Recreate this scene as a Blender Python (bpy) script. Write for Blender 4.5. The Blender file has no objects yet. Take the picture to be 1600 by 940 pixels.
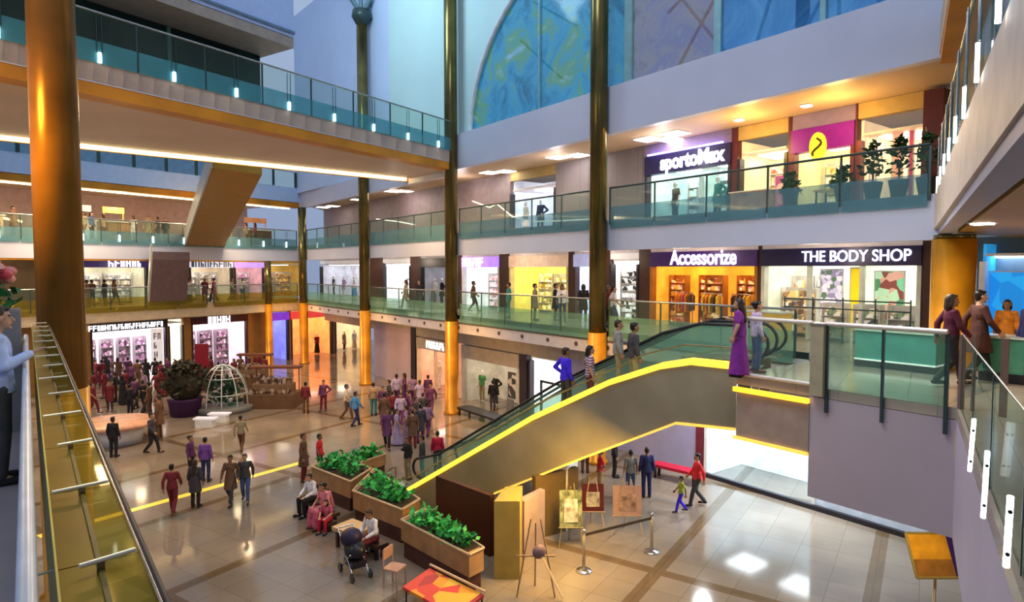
import bpy, math, random
from mathutils import Vector as V, Matrix
random.seed(7)
SC = bpy.context.scene
COL = SC.collection
PI = math.pi
# ------------------------------------------------------------------ view geometry (1600 x 940 frame)
TH = math.radians(37.2); PT = math.atan(.05)
F0 = V((math.sin(TH), math.cos(TH), 0)); RT = V((math.cos(TH), -math.sin(TH), 0)); UP = V((0, 0, 1))
FW = F0*math.cos(PT) - UP*math.sin(PT); UV = UP*math.cos(PT) + F0*math.sin(PT)
EYE = V((0, 0, 7.4))
def ray(x, y): return FW + (x-800)/1000*RT - (y-470)/1000*UV
def onz(x, y, z): r = ray(x, y); return EYE + r*((z-7.4)/r.z)
def onX(x, y, X): r = ray(x, y); return EYE + r*(X/r.x)
def onpl(x, y, P, N): r = ray(x, y); return EYE + r*((V((P[0], P[1], 7.4))-EYE).dot(N)/r.dot(N))
AC = math.radians(19.8)
C = V((math.cos(AC), math.sin(AC), 0)); D = V((-C.y, C.x, 0))
AR = math.radians(21.0); CR = V((math.cos(AR), math.sin(AR), 0))
def v2(p, q=None): return (p[0], p[1])
# storey levels
L1, L2, L3 = 5.05, 9.2, 13.3

# ------------------------------------------------------------------ materials
MATS = {}
def M(key, col, rough=.5, metal=0., emit=0., var=.10, scale=3., ecol=None, spec=.5):
    if key in MATS: return MATS[key]
    m = bpy.data.materials.new(key); m.use_nodes = True; MATS[key] = m
    nt = m.node_tree; b = nt.nodes['Principled BSDF']
    tc = nt.nodes.new('ShaderNodeTexCoord'); nz = nt.nodes.new('ShaderNodeTexNoise')
    nz.inputs['Scale'].default_value = scale; nz.inputs['Detail'].default_value = 3
    nt.links.new(tc.outputs['Object'], nz.inputs['Vector'])
    rp = nt.nodes.new('ShaderNodeValToRGB')
    lo = [max(0, c*(1-var)) for c in col]; hi = [min(1, c*(1+var)) for c in col]
    rp.color_ramp.elements[0].position = .3; rp.color_ramp.elements[1].position = .7
    rp.color_ramp.elements[0].color = (*lo, 1); rp.color_ramp.elements[1].color = (*hi, 1)
    nt.links.new(nz.outputs['Fac'], rp.inputs['Fac']); nt.links.new(rp.outputs['Color'], b.inputs['Base Color'])
    b.inputs['Roughness'].default_value = rough; b.inputs['Metallic'].default_value = metal
    b.inputs['Specular IOR Level'].default_value = spec
    if emit:
        b.inputs['Emission Strength'].default_value = emit
        if ecol: b.inputs['Emission Color'].default_value = (*ecol, 1)
        else: nt.links.new(rp.outputs['Color'], b.inputs['Emission Color'])
    return m
def glass_mat(key, tint, body, fac, rough=.04):
    if key in MATS: return MATS[key]
    m = bpy.data.materials.new(key); m.use_nodes = True; MATS[key] = m
    nt = m.node_tree; b = nt.nodes['Principled BSDF']; out = nt.nodes['Material Output']
    tr = nt.nodes.new('ShaderNodeBsdfTransparent'); tr.inputs['Color'].default_value = (*tint, 1)
    nz = nt.nodes.new('ShaderNodeTexNoise'); nz.inputs['Scale'].default_value = .8
    tc = nt.nodes.new('ShaderNodeTexCoord'); nt.links.new(tc.outputs['Object'], nz.inputs['Vector'])
    rp = nt.nodes.new('ShaderNodeValToRGB')
    rp.color_ramp.elements[0].color = (*[c*.8 for c in body], 1); rp.color_ramp.elements[1].color = (*[min(1, c*1.2) for c in body], 1)
    nt.links.new(nz.outputs['Fac'], rp.inputs['Fac']); nt.links.new(rp.outputs['Color'], b.inputs['Base Color'])
    b.inputs['Roughness'].default_value = rough
    mx = nt.nodes.new('ShaderNodeMixShader'); mx.inputs[0].default_value = fac
    nt.links.new(tr.outputs[0], mx.inputs[1]); nt.links.new(b.outputs[0], mx.inputs[2]); nt.links.new(mx.outputs[0], out.inputs['Surface'])
    return m
def cells_mat(key, pal, scale=(6, 6, 6), emit=.0, rough=.5):
    """goods on shelves: a random palette colour per cell"""
    if key in MATS: return MATS[key]
    m = bpy.data.materials.new(key); m.use_nodes = True; MATS[key] = m
    nt = m.node_tree; b = nt.nodes['Principled BSDF']
    tc = nt.nodes.new('ShaderNodeTexCoord'); mp = nt.nodes.new('ShaderNodeMapping'); mp.inputs['Scale'].default_value = scale
    vo = nt.nodes.new('ShaderNodeTexVoronoi'); vo.inputs['Scale'].default_value = 1
    sp = nt.nodes.new('ShaderNodeSeparateColor'); rp = nt.nodes.new('ShaderNodeValToRGB'); rp.color_ramp.interpolation = 'CONSTANT'
    nt.links.new(tc.outputs['Object'], mp.inputs['Vector']); nt.links.new(mp.outputs[0], vo.inputs['Vector'])
    nt.links.new(vo.outputs['Color'], sp.inputs[0]); nt.links.new(sp.outputs[0], rp.inputs['Fac'])
    e = rp.color_ramp.elements
    e[0].color = (*pal[0], 1); e[1].position = 1/len(pal); e[1].color = (*pal[1], 1)
    for i in range(2, len(pal)):
        q = e.new(i/len(pal)); q.color = (*pal[i], 1)
    nt.links.new(rp.outputs['Color'], b.inputs['Base Color']); b.inputs['Roughness'].default_value = rough
    if emit:
        nt.links.new(rp.outputs['Color'], b.inputs['Emission Color']); b.inputs['Emission Strength'].default_value = emit
    return m
def tile_mat(key, c1, c2, mortar, size, rough, band=None, metal=0):
    if key in MATS: return MATS[key]
    m = bpy.data.materials.new(key); m.use_nodes = True; MATS[key] = m
    nt = m.node_tree; b = nt.nodes['Principled BSDF']
    tc = nt.nodes.new('ShaderNodeTexCoord'); mp = nt.nodes.new('ShaderNodeMapping'); mp.inputs['Rotation'].default_value = (0, 0, -AC)
    br = nt.nodes.new('ShaderNodeTexBrick'); br.offset = 0
    br.inputs['Color1'].default_value = (*c1, 1); br.inputs['Color2'].default_value = (*c2, 1); br.inputs['Mortar'].default_value = (*mortar, 1)
    br.inputs['Scale'].default_value = 1; br.inputs['Brick Width'].default_value = size; br.inputs['Row Height'].default_value = size
    br.inputs['Mortar Size'].default_value = size*.008
    nt.links.new(tc.outputs['Object'], mp.inputs['Vector']); nt.links.new(mp.outputs[0], br.inputs['Vector'])
    nz = nt.nodes.new('ShaderNodeTexNoise'); nz.inputs['Scale'].default_value = .25; nz.inputs['Detail'].default_value = 5
    nt.links.new(mp.outputs[0], nz.inputs['Vector'])
    mx = nt.nodes.new('ShaderNodeMix'); mx.data_type = 'RGBA'; mx.blend_type = 'MULTIPLY'; mx.inputs[0].default_value = 1
    rp = nt.nodes.new('ShaderNodeValToRGB'); rp.color_ramp.elements[0].position = .35; rp.color_ramp.elements[1].position = .65
    rp.color_ramp.elements[0].color = (.72, .7, .68, 1); rp.color_ramp.elements[1].color = (1.1, 1.08, 1.05, 1)
    nt.links.new(nz.outputs['Fac'], rp.inputs['Fac'])
    nt.links.new(br.outputs['Color'], mx.inputs[6]); nt.links.new(rp.outputs['Color'], mx.inputs[7])
    last = mx.outputs[2]
    if band:
        b2 = nt.nodes.new('ShaderNodeTexBrick'); b2.offset = 0
        b2.inputs['Color1'].default_value = (1, 1, 1, 1); b2.inputs['Color2'].default_value = (1, 1, 1, 1); b2.inputs['Mortar'].default_value = (*band, 1)
        b2.inputs['Scale'].default_value = 1; b2.inputs['Brick Width'].default_value = size*8; b2.inputs['Row Height'].default_value = size*5; b2.inputs['Mortar Size'].default_value = size*.18
        b2.inputs['Mortar Smooth'].default_value = 0
        nt.links.new(mp.outputs[0], b2.inputs['Vector'])
        m2 = nt.nodes.new('ShaderNodeMix'); m2.data_type = 'RGBA'; m2.blend_type = 'MULTIPLY'; m2.inputs[0].default_value = 1
        nt.links.new(last, m2.inputs[6]); nt.links.new(b2.outputs['Color'], m2.inputs[7]); last = m2.outputs[2]
    nt.links.new(last, b.inputs['Base Color'])
    b.inputs['Roughness'].default_value = rough; b.inputs['Metallic'].default_value = metal
    return m

band_white = M('band_white', (.60, .62, .74), .45, var=.04, scale=.5)
wall_mauve = M('wall_mauve', (.52, .45, .50), .5, var=.05, scale=.5)
wall_lav = M('wall_lavender', (.50, .46, .60), .5, var=.05, scale=.6)
wall_white = M('wall_white', (.58, .78, .80), .6, var=.04, scale=.3)
soffit_tan = M('soffit_tan', (.66, .54, .46), .5, var=.06, scale=.4)
soffit_gold = M('soffit_gold', (.40, .23, .04), .45, var=.10, scale=.4)
gold_lip = M('gold_lip', (.62, .28, .02), .4, var=.2, scale=.6)
bronze = M('column_bronze', (.17, .14, .05), .22, metal=.7, var=.35, scale=.8)
col_gold = M('column_gold', (.62, .28, .015), .3, metal=.25, var=.3, scale=.8)
rail_grey = M('rail_grey', (.42, .44, .44), .25, metal=.8)
rail_dark = M('rail_dark', (.06, .10, .10), .35, metal=.3)
light_white = M('lit_clamp', (.95, 1, .98), .4, emit=4.0, var=.01)
cove = M('cove_light', (1, .80, .42), .4, emit=7.0, var=.02)
cove_gold = M('cove_gold', (1, .62, .06), .4, emit=1.5, var=.15, scale=2)
glass_teal = glass_mat('glass_teal', (.74, .93, .92), (.14, .42, .50), .5)
glass_grey = glass_mat('glass_greyteal', (.76, .90, .90), (.20, .36, .40), .45)
glass_green = glass_mat('glass_green', (.80, .94, .88), (.27, .46, .37), .36)
glass_clear = glass_mat('glass_clear', (.90, .96, .93), (.30, .42, .38), .07)
glass_olive = glass_mat('glass_olive', (.86, .82, .50), (.34, .28, .06), .35)
dark = M('dark_panel', (.035, .03, .04), .35)
navy = M('navy_panel', (.03, .025, .10), .35)
brown_dk = M('brown_dark', (.09, .04, .03), .4)
black = M('black_plastic', (.02, .02, .025), .35)
steel = M('steel', (.6, .6, .62), .2, metal=.9)
white_m = M('white_gloss', (.85, .85, .86), .3)
floor_m = tile_mat('floor_tiles', (.36, .30, .24), (.33, .275, .22), (.24, .19, .14), .9, .09, band=(.66, .56, .42))
floor_u = tile_mat('floor_upper', (.52, .46, .40), (.48, .43, .38), (.36, .31, .27), .8, .18)

# ------------------------------------------------------------------ mesh builder
class MB:
    def __init__(s): s.v = []; s.f = []; s.sm = []
    def add(s, vs, fs, smooth=False):
        o = len(s.v); s.v += [tuple(p) for p in vs]; s.f += [tuple(i+o for i in f) for f in fs]; s.sm += [smooth]*len(fs); return s
    def prism(s, poly, z0, z1):
        n = len(poly); a = sum(poly[i][0]*poly[(i+1) % n][1]-poly[(i+1) % n][0]*poly[i][1] for i in range(n))
        if a < 0: poly = poly[::-1]
        vs = [(p[0], p[1], z0) for p in poly]+[(p[0], p[1], z1) for p in poly]
        return s.add(vs, [tuple(range(n-1, -1, -1)), tuple(range(n, 2*n))]+[(i, (i+1) % n, n+(i+1) % n, n+i) for i in range(n)])
    def box(s, o, ax, ay, az):
        """corner o and three edge vectors (right handed)"""
        o, ax, ay, az = V(o), V(ax), V(ay), V(az)
        if ax.cross(ay).dot(az) < 0: ax, ay = ay, ax
        vs = [o, o+ax, o+ax+ay, o+ay]; vs += [p+az for p in vs]
        return s.add(vs, [(3, 2, 1, 0), (4, 5, 6, 7), (0, 1, 5, 4), (1, 2, 6, 5), (2, 3, 7, 6), (3, 0, 4, 7)])
    def cbox(s, c, sx, sy, sz): return s.box((c[0]-sx/2, c[1]-sy/2, c[2]), (sx, 0, 0), (0, sy, 0), (0, 0, sz))
    def tube(s, a, b, r, r2=None, n=8, smooth=True):
        a, b = V(a), V(b); r2 = r if r2 is None else r2
        w = (b-a).normalized(); u = w.cross(V((0, 0, 1)) if abs(w.z) < .9 else V((1, 0, 0))).normalized(); t = w.cross(u)
        vs = [a+(u*math.cos(i*2*PI/n)+t*math.sin(i*2*PI/n))*r for i in range(n)]+[b+(u*math.cos(i*2*PI/n)+t*math.sin(i*2*PI/n))*r2 for i in range(n)]
        s.add(vs, [(i, (i+1) % n, n+(i+1) % n, n+i) for i in range(n)], smooth)
        return s.add(vs, [tuple(range(n-1, -1, -1)), tuple(range(n, 2*n))])
    def path(s, pts, r, n=6):
        for a, b in zip(pts[:-1], pts[1:]): s.tube(a, b, r, n=n)
        return s
    def lathe(s, c, prof, n=16):
        c = V(c); vs = []
        for r, z in prof: vs += [(c.x+r*math.cos(i*2*PI/n), c.y+r*math.sin(i*2*PI/n), c.z+z) for i in range(n)]
        k = len(prof)
        return s.add(vs, [(j*n+i, j*n+(i+1) % n, (j+1)*n+(i+1) % n, (j+1)*n+i) for j in range(k-1) for i in range(n)]+[tuple(range(n-1, -1, -1)), tuple(range((k-1)*n, k*n))], True)
    def ell(s, c, r, n=12, m=8):
        vs = [(c[0], c[1], c[2]-r[2])]
        for j in range(1, m):
            p = -PI/2+PI*j/m
            vs += [(c[0]+r[0]*math.cos(p)*math.cos(i*2*PI/n), c[1]+r[1]*math.cos(p)*math.sin(i*2*PI/n), c[2]+r[2]*math.sin(p)) for i in range(n)]
        vs.append((c[0], c[1], c[2]+r[2])); t = len(vs)-1
        fs = [(0, 1+(i+1) % n, 1+i) for i in range(n)]+[(t, t-n+i, t-n+(i+1) % n) for i in range(n)]
        fs += [(1+j*n+i, 1+j*n+(i+1) % n, 1+(j+1)*n+(i+1) % n, 1+(j+1)*n+i) for j in range(m-2) for i in range(n)]
        return s.add(vs, fs, True)
    def cap(s, a, b, r1, r2=None, n=10):
        r2 = r1 if r2 is None else r2; a, b = V(a), V(b)
        w = (b-a); L = w.length
        w = w/L if L > 1e-6 else V((0, 0, 1)); u = w.cross(V((0, 0, 1)) if abs(w.z) < .9 else V((1, 0, 0))).normalized(); t = w.cross(u)
        rings = [(a, -r1*math.sin(q), r1*math.cos(q)) for q in (1.2, .8, .4, 0)]+[(b, r2*math.sin(q), r2*math.cos(q)) for q in (0, .4, .8, 1.2)]
        vs = []
        for p, h, r in rings: vs += [p+w*h+(u*math.cos(i*2*PI/n)+t*math.sin(i*2*PI/n))*r for i in range(n)]
        k = len(rings)
        return s.add(vs, [(j*n+i, j*n+(i+1) % n, (j+1)*n+(i+1) % n, (j+1)*n+i) for j in range(k-1) for i in range(n)]+[tuple(range(n-1, -1, -1)), tuple(range((k-1)*n, k*n))], True)
    def frustum(s, c0, r0, c1, r1, n=14):
        vs = [(c0[0]+r0[0]*math.cos(i*2*PI/n), c0[1]+r0[1]*math.sin(i*2*PI/n), c0[2]) for i in range(n)]+[(c1[0]+r1[0]*math.cos(i*2*PI/n), c1[1]+r1[1]*math.sin(i*2*PI/n), c1[2]) for i in range(n)]
        return s.add(vs, [(i, (i+1) % n, n+(i+1) % n, n+i) for i in range(n)]+[tuple(range(n-1, -1, -1)), tuple(range(n, 2*n))], True)
    def mesh(s, name, off=(0, 0, 0)):
        me = bpy.data.meshes.new(name); o = V(off)
        me.from_pydata([(p[0]-o.x, p[1]-o.y, p[2]-o.z) for p in s.v], [], s.f)
        me.polygons.foreach_set('use_smooth', s.sm); me.update(); return me
    def base(s):
        xs, ys, zs = zip(*s.v); return V(((min(xs)+max(xs))/2, (min(ys)+max(ys))/2, min(zs)))
def wloc(o):
    p = V((0, 0, 0))
    while o: p += o.location; o = o.parent
    return p
def tag(o, label=None, cat=None, group=None, kind=None):
    if label: o['label'] = label
    if cat: o['category'] = cat
    if group: o['group'] = group
    if kind: o['kind'] = kind
    return o
def obj(name, mb, mat, parent=None, label=None):
    off = wloc(parent) if parent else mb.base()
    o = bpy.data.objects.new(name, mb.mesh(name, off)); COL.objects.link(o)
    if parent: o.parent = parent
    else: o.location = off
    if mat: o.data.materials.append(mat)
    if label: o['label'] = label
    return o
def empty(name, loc, label, cat, group=None):
    o = bpy.data.objects.new(name, None); COL.objects.link(o); o.location = V(loc); o.empty_display_size = .1
    return tag(o, label, cat, group)
def struct(name, mb, mat): return tag(obj(name, mb, mat), kind='structure')
def text(name, s, size, at, ax, mat, parent, depth=.03, width=None, bold=0.):
    """lettering: local x along ax, local y up, facing ax x z"""
    cu = bpy.data.curves.new(name, 'FONT'); cu.body = s; cu.size = size; cu.extrude = depth/2; cu.align_x = 'CENTER'; cu.align_y = 'CENTER'; cu.offset = bold
    t = bpy.data.objects.new(name, cu); COL.objects.link(t)
    dg = bpy.context.evaluated_depsgraph_get(); me = bpy.data.meshes.new_from_object(t.evaluated_get(dg)); bpy.data.objects.remove(t)
    xs = [v.co.x for v in me.vertices]; w = max(xs)-min(xs); k = (width/w) if width else 1
    ax = V(ax).normalized(); n = ax.cross(UP)
    off = wloc(parent) if parent else V((0, 0, 0)); at = V(at)
    for v in me.vertices: v.co = at+ax*v.co.x*k+UP*v.co.y+n*v.co.z-off
    o = bpy.data.objects.new(name, me); COL.objects.link(o); o.parent = parent; me.materials.clear(); me.materials.append(mat)
    return o

# ------------------------------------------------------------------ frames of the facades: a = screen right along the front, n = towards the atrium
def glyphs(name, fr, u0, u1, d, z, size, mat, parent, seed=1):
    """unreadable lit lettering: a row of small strokes"""
    r = random.Random(seed); mb = MB(); u = u0
    while u < u1-.1:
        w = size*r.uniform(.35, .7)
        if u+w > u1: break
        st = size*.18; k = r.randrange(4)
        fr.box(mb, u, u+st, d, d+.03, z-size/2, z+size/2)
        if k != 1: fr.box(mb, u+w-st, u+w, d, d+.03, z-size/2, z+size/2*(1 if k else 0))
        if k != 2: fr.box(mb, u+st, u+w-(st if k != 1 else 0), d, d+.03, z+size/2-st, z+size/2)
        if k != 3: fr.box(mb, u+st, u+w-(st if k != 1 else 0), d, d+.03, z-size*.1, z-size*.1+st)
        u += w+size*.18
    return obj(name, mb, mat, parent)
class Fr:
    def __init__(s, o, a): s.o = V((o[0], o[1], 0)); s.a = V(a).normalized(); s.n = s.a.cross(UP)
    def p(s, u, d, z): q = s.o+s.a*u+s.n*d; return V((q.x, q.y, z))
    def box(s, mb, u0, u1, d0, d1, z0, z1): return mb.box(s.p(u0, d0, z0), s.a*(u1-u0), s.n*(d1-d0), UP*(z1-z0))
    def u(s, px, py=430): return (onpl(px, py, s.o, s.n)-s.o).dot(s.a)
    def uz(s, px, py): q = onpl(px, py, s.o, s.n); return (q-s.o).dot(s.a), q.z
FX = 17.46
E1 = Fr((FX, 0), (0, -1, 0))                   # slab edge of the long right-hand facade
S1 = Fr((20.6, 0), (0, -1, 0))                 # its shop fronts on the upper levels
G1 = Fr((19.2, 0), (0, -1, 0))                 # its ground level fronts
E2 = Fr((FX, 50.8), C)                         # slab edge of the far left facade
S2 = Fr(v2(V((FX, 50.8, 0))+D*3), C)
G2 = Fr(v2(V((FX, 50.8, 0))+D*1.6), C)
BR = Fr((17.2, 27.6), C)                       # near edge of the bridge on the third level
RR = Fr((FX, 6.1), CR)                         # edge of the right-hand balcony (runs towards the viewer)
R1 = Fr((12.5, 4.0), CR)

# ------------------------------------------------------------------ setting
struct('floor', MB().prism([(-22, -8), (34, -8), (34, 62), (-22, 62)], -.3, 0), floor_m)
def cc(P, s): q = V((P[0], P[1], 0))+CR*s; return (q.x, q.y)
# first level: right-hand deck and corridor
struct('floor_first_level', MB().prism([(12.5, 4.0), (12.5, 8.3), (FX, 8.3), (FX, 50.8), (FX+5, 56.5), (27, 56.5), (27, -10), cc((12.5, 4.0), -14)], 4.85, L1), floor_u)
struct('wall_right_landing', MB().prism([(12.5, 4.0), (12.5, 6.55), (12.75, 6.55), (12.75, 4.1)], 2.8, 4.84), wall_mauve)
q0, q1 = (12.5, 4.0), cc((12.5, 4.0), -13)
struct('wall_right_deck', MB().prism([q0, q1, (q1[0]+.1, q1[1]-.25), (12.72, 4.0)], 2.8, 4.84), wall_lav)
struct('trim_landing', MB().prism([(12.48, 6.55), (12.48, 8.2), (12.75, 8.2), (12.75, 6.55)], 3.7, 4.7), M('landing_panel', (.42, .33, .28), .45))
struct('trim_first_level', E1.box(MB(), -50.8, -9.2, -.3, 0, 4.15, L1-.002), M('fascia_grey', (.60, .55, .57), .45, var=.05))
struct('trim_groove', E1.box(MB(), -50.8, -9.2, -.02, .015, 4.62, 4.70), M('groove', (.16, .13, .13), .5))
for k in range(22):
    y = 48.5-k*1.75
    tag(obj('fascia_fixture', MB().tube((FX-.03, y, 4.42), (FX-.001, y, 4.42), .09, n=10, smooth=False), M('fixture_dark', (.12, .09, .08), .5)), 'small dark round fixture on the first-level slab front', 'fixture', 'round fixtures along the slab front')
# second level slabs
struct('ceiling_first_level', MB().prism([(FX+.02, 6.2), (FX+.02, 50.8), (FX+5, 56.5), (27, 56.5), (27, -10), cc((FX, 6.1), -21)], 8.35, L2), M('soffit_l1', (.72, .60, .50), .5))
struct('trim_second_level', E1.box(MB(), -50.8, -6.1, -.3, 0, 8.1, L2+.01), band_white)
q1 = cc((FX, 6.1), -20)
struct('trim_second_right', MB().prism([(FX, 6.1), q1, (q1[0]+.1, q1[1]-.3), (FX+.2, 5.9)], 8.22, L2+.01), M('band_grey', (.36, .37, .50), .45, var=.04))
struct('ceiling_right_deck', MB().prism([cc((FX, 5.7), -.2), cc((FX, 5.7), -20), (4, -10), (26.5, -10), (26.5, 5.7)], 8.24, 8.34), soffit_gold)
# third level
struct('ceiling_second_level', MB().prism([(FX+.02, 6.2), (FX+.02, 50.8), (FX+5, 56.5), (27, 56.5), (27, -10), cc((FX, 6.1), -21)], 12.5, L3), M('soffit_l2', (.60, .46, .30), .5, var=.15, scale=.2))
struct('trim_third_level', E1.box(MB(), -28.0, -6.1, -.3, 0, 12.42, 14.15), band_white)
struct('trim_third_far', E1.box(MB(), -50.8, -28.0, -.3, 0, 12.2, 13.35), band_white)
struct('trim_third_right', MB().prism([(FX, 6.1), q1, (q1[0]+.1, q1[1]-.3), (FX+.2, 5.9)], 12.5, 13.4), wall_white)
struct('trim_gold_right', MB().prism([(FX-.05, 6.15), (q1[0]-.05, q1[1]+.05), (q1[0]+.1, q1[1]-.5), (FX+.3, 5.7)], 12.25, 12.5), gold_lip)
# upper wall with the great arched window
def arch_wall():
    mb = MB(); X = 17.75; yc, b, z0, zt = 16.9, 9.95, 14.16, 27.0
    a_h = 7.1
    N = 28; arc = [(yc+b*math.cos(PI*i/N), z0+a_h*math.sin(PI*i/N)) for i in range(N+1)]
    outer = []
    for y, z in arc:
        outer.append((min(28.0, max(4.0, yc+(y-yc)*1.32)), zt))
    outer[0] = (28.0, z0); outer[-1] = (4.0, z0); outer[1] = (28.0, zt); outer[-2] = (4.0, zt)
    for Xs, flip in ((X, 0), (X+.35, 1)):
        vs = [(Xs, y, z) for y, z in arc]+[(Xs, y, z) for y, z in outer]; n = N+1
        fs = [(i, i+1, n+i+1, n+i) for i in range(N)]
        mb.add(vs, [f[::-1] if flip else f for f in fs])
    vs = [(X, y, z) for y, z in arc]+[(X+.35, y, z) for y, z in arc]; n = N+1
    mb.add(vs, [(i, n+i, n+i+1, i+1) for i in range(N)])
    return mb, arc
wmb, ARC = arch_wall()
struct('wall_right_upper', wmb, wall_white)
struct('wall_right_far', MB().prism([(17.75, 28.0), (17.75, 35.6), (18.1, 35.6), (18.1, 28.0)], 13.36, 27), wall_white)
struct('wall_far_upper', MB().prism([(17.9, 35.6), (17.2, 50.8), (17.6, 50.8), (18.1, 35.6)], 13.36, 27), M('wall_pale_blue', (.58, .70, .92), .6, var=.04, scale=.3))
def window():
    root = tag(bpy.data.objects.new('window_1', None), kind='structure'); COL.objects.link(root); root.location = (17.9, 16.9, 14.16)
    fr = MB()
    for i in range(len(ARC)-1):
        (ya, za), (yb, zb) = ARC[i], ARC[i+1]; fr.tube((17.8, ya, za), (17.8, yb, zb), .13, n=6)
    fr.box((17.72, 6.9, 14.1), (.2, 0, 0), (0, 20, 0), (0, 0, .12))
    obj('window_frame', fr, M('frame_white', (.75, .80, .84), .4), root)
    ml = MB()
    for yy, w in ((16.4, .36), (12.6, .26), (9.2, .16), (21.5, .07)):
        h = max(z for y, z in ARC if abs(y-yy) < 1.2)-.1; ml.box((17.76, yy-w/2, 14.2), (.14, 0, 0), (0, w, 0), (0, 0, h-14.2))
    obj('mullion', ml, M('mullion_teal', (.30, .52, .56), .4), root)
    def glass(key, cols, sc):  # noise colours and faint glow stand in for reflections and the view outside
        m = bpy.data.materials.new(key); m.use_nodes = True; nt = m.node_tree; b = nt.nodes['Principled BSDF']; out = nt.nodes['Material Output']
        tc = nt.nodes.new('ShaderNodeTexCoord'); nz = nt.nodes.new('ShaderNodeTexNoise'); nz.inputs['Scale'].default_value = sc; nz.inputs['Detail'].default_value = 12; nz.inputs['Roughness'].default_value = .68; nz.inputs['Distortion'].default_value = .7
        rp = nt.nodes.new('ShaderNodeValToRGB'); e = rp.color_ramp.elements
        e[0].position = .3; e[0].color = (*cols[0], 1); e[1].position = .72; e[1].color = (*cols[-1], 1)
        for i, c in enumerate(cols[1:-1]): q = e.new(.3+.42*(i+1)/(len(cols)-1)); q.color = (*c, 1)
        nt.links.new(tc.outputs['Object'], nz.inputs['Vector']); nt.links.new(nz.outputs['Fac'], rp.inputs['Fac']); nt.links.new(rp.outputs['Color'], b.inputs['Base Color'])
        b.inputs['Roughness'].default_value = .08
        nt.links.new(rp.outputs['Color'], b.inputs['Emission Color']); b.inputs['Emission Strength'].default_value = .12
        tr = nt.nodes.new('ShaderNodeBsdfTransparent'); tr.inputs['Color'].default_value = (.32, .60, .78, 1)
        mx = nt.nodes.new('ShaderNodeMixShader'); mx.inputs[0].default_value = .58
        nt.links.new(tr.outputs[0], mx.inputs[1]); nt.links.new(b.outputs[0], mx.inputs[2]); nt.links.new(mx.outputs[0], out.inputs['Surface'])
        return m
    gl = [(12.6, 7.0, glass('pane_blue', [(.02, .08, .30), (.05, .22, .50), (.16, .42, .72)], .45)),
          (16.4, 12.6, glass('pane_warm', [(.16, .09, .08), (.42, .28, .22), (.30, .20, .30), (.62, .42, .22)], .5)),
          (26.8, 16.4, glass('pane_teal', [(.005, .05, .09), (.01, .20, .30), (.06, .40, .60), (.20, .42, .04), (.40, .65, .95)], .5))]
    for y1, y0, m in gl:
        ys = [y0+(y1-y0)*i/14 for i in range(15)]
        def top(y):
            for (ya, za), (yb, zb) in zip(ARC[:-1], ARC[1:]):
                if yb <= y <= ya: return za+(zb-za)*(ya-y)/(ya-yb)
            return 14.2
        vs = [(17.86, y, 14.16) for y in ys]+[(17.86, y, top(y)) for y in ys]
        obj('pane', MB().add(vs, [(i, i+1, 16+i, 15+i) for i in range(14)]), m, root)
window()
# steel lattice seen through the great window
lt = MB()
for a, b in (((19.5, 15.8, 14.5), (19.5, 13.2, 17.8)), ((19.5, 13.2, 14.5), (19.5, 15.9, 18.0)), ((19.5, 12.5, 14.3), (19.5, 11.0, 18.5)), ((19.5, 16, 17), (19.5, 12, 19)),
             ((19.5, 21, 18), (19.5, 24, 20)), ((19.5, 19, 18), (19.5, 23, 21)), ((19.5, 22, 16), (19.5, 25, 18.5)), ((19.5, 18, 20), (19.5, 21, 22)), ((19.5, 8, 14.3), (19.5, 10.5, 18)), ((19.5, 11, 14.3), (19.5, 8.5, 18)), ((19.5, 9.6, 14.3), (19.5, 9.6, 18))):
    lt.tube(a, b, .06)
tag(obj('roof_truss', lt, M('truss_white', (.8, .78, .74), .4)), 'pale steel roof lattice standing behind the great arched window', 'steel lattice')
bt = MB(); bt.tube((20, 11.0, 13.3), (20, 11.0, 16.2), .22)
for dy, dz in ((-1.8, 2.6), (-.8, 3.2), (.7, 3.2), (1.9, 2.4)): bt.tube((20, 11.0, 16.1), (20, 11.0+dy, 16.1+dz), .1, .06)
tag(obj('branching_post', bt, M('post_rust', (.14, .07, .04), .5)), 'rusty branching post seen through the blue right part of the arched window', 'post')
# ground-level walls of the right facade
struct('wall_right_ground', G1.box(MB(), -50.5, -7.0, -.3, -.02, 3.25, 4.86), M('wall_putty', (.50, .46, .42), .5))
a, b = onz(60, 838, 0), onz(472, 722, 0); n_ = (b-a).normalized().cross(UP)*.15
struct('trim_floor_yellow', MB().prism([v2(a-n_), v2(b-n_), v2(b+n_), v2(a+n_)], .001, .005), M('inlay_yellow', (.90, .66, .10), .15, emit=.35))  # yellow inlay, its reflected shine put in as a glow
# columns --------------------------------------------------------------
def column(x, y, r, label, ztop=27, zs=4.75, tree=False, z0=0, shaft=None):
    t = empty('column', (x, y, z0), label, 'column', 'round atrium columns')
    obj('shaft', MB().lathe((x, y, zs), [(r, 0), (r, ztop-zs)], 20), shaft or bronze, t, 'dark bronze upper shaft')
    obj('sleeve', MB().lathe((x, y, z0), [(r*1.3, 0), (r*1.3, .12), (r*1.08, .14), (r*1.08, zs-z0)], 20), col_gold, t, 'golden lower sleeve')
    if tree:
        hub = MB().lathe((x, y, ztop-.6), [(r, 0), (r*1.9, .5), (r*1.7, .9)], 12); obj('capital', hub, rail_dark, t)
        for k, (dx, dy) in enumerate(((-2.4, .6), (-1.2, 2.6), (2.4, -.6), (1.4, -2.6), (-.2, .1))):
            obj('branch', MB().tube((x, y, ztop), (x+dx, y+dy, ztop+4.0), .14, .09), M('branch_slate', (.16, .26, .30), .4), t)
    return t
column(17.2, 17.3, .33, 'tall bronze column right of centre, golden below, behind the escalator riders', zs=5.0)
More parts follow.
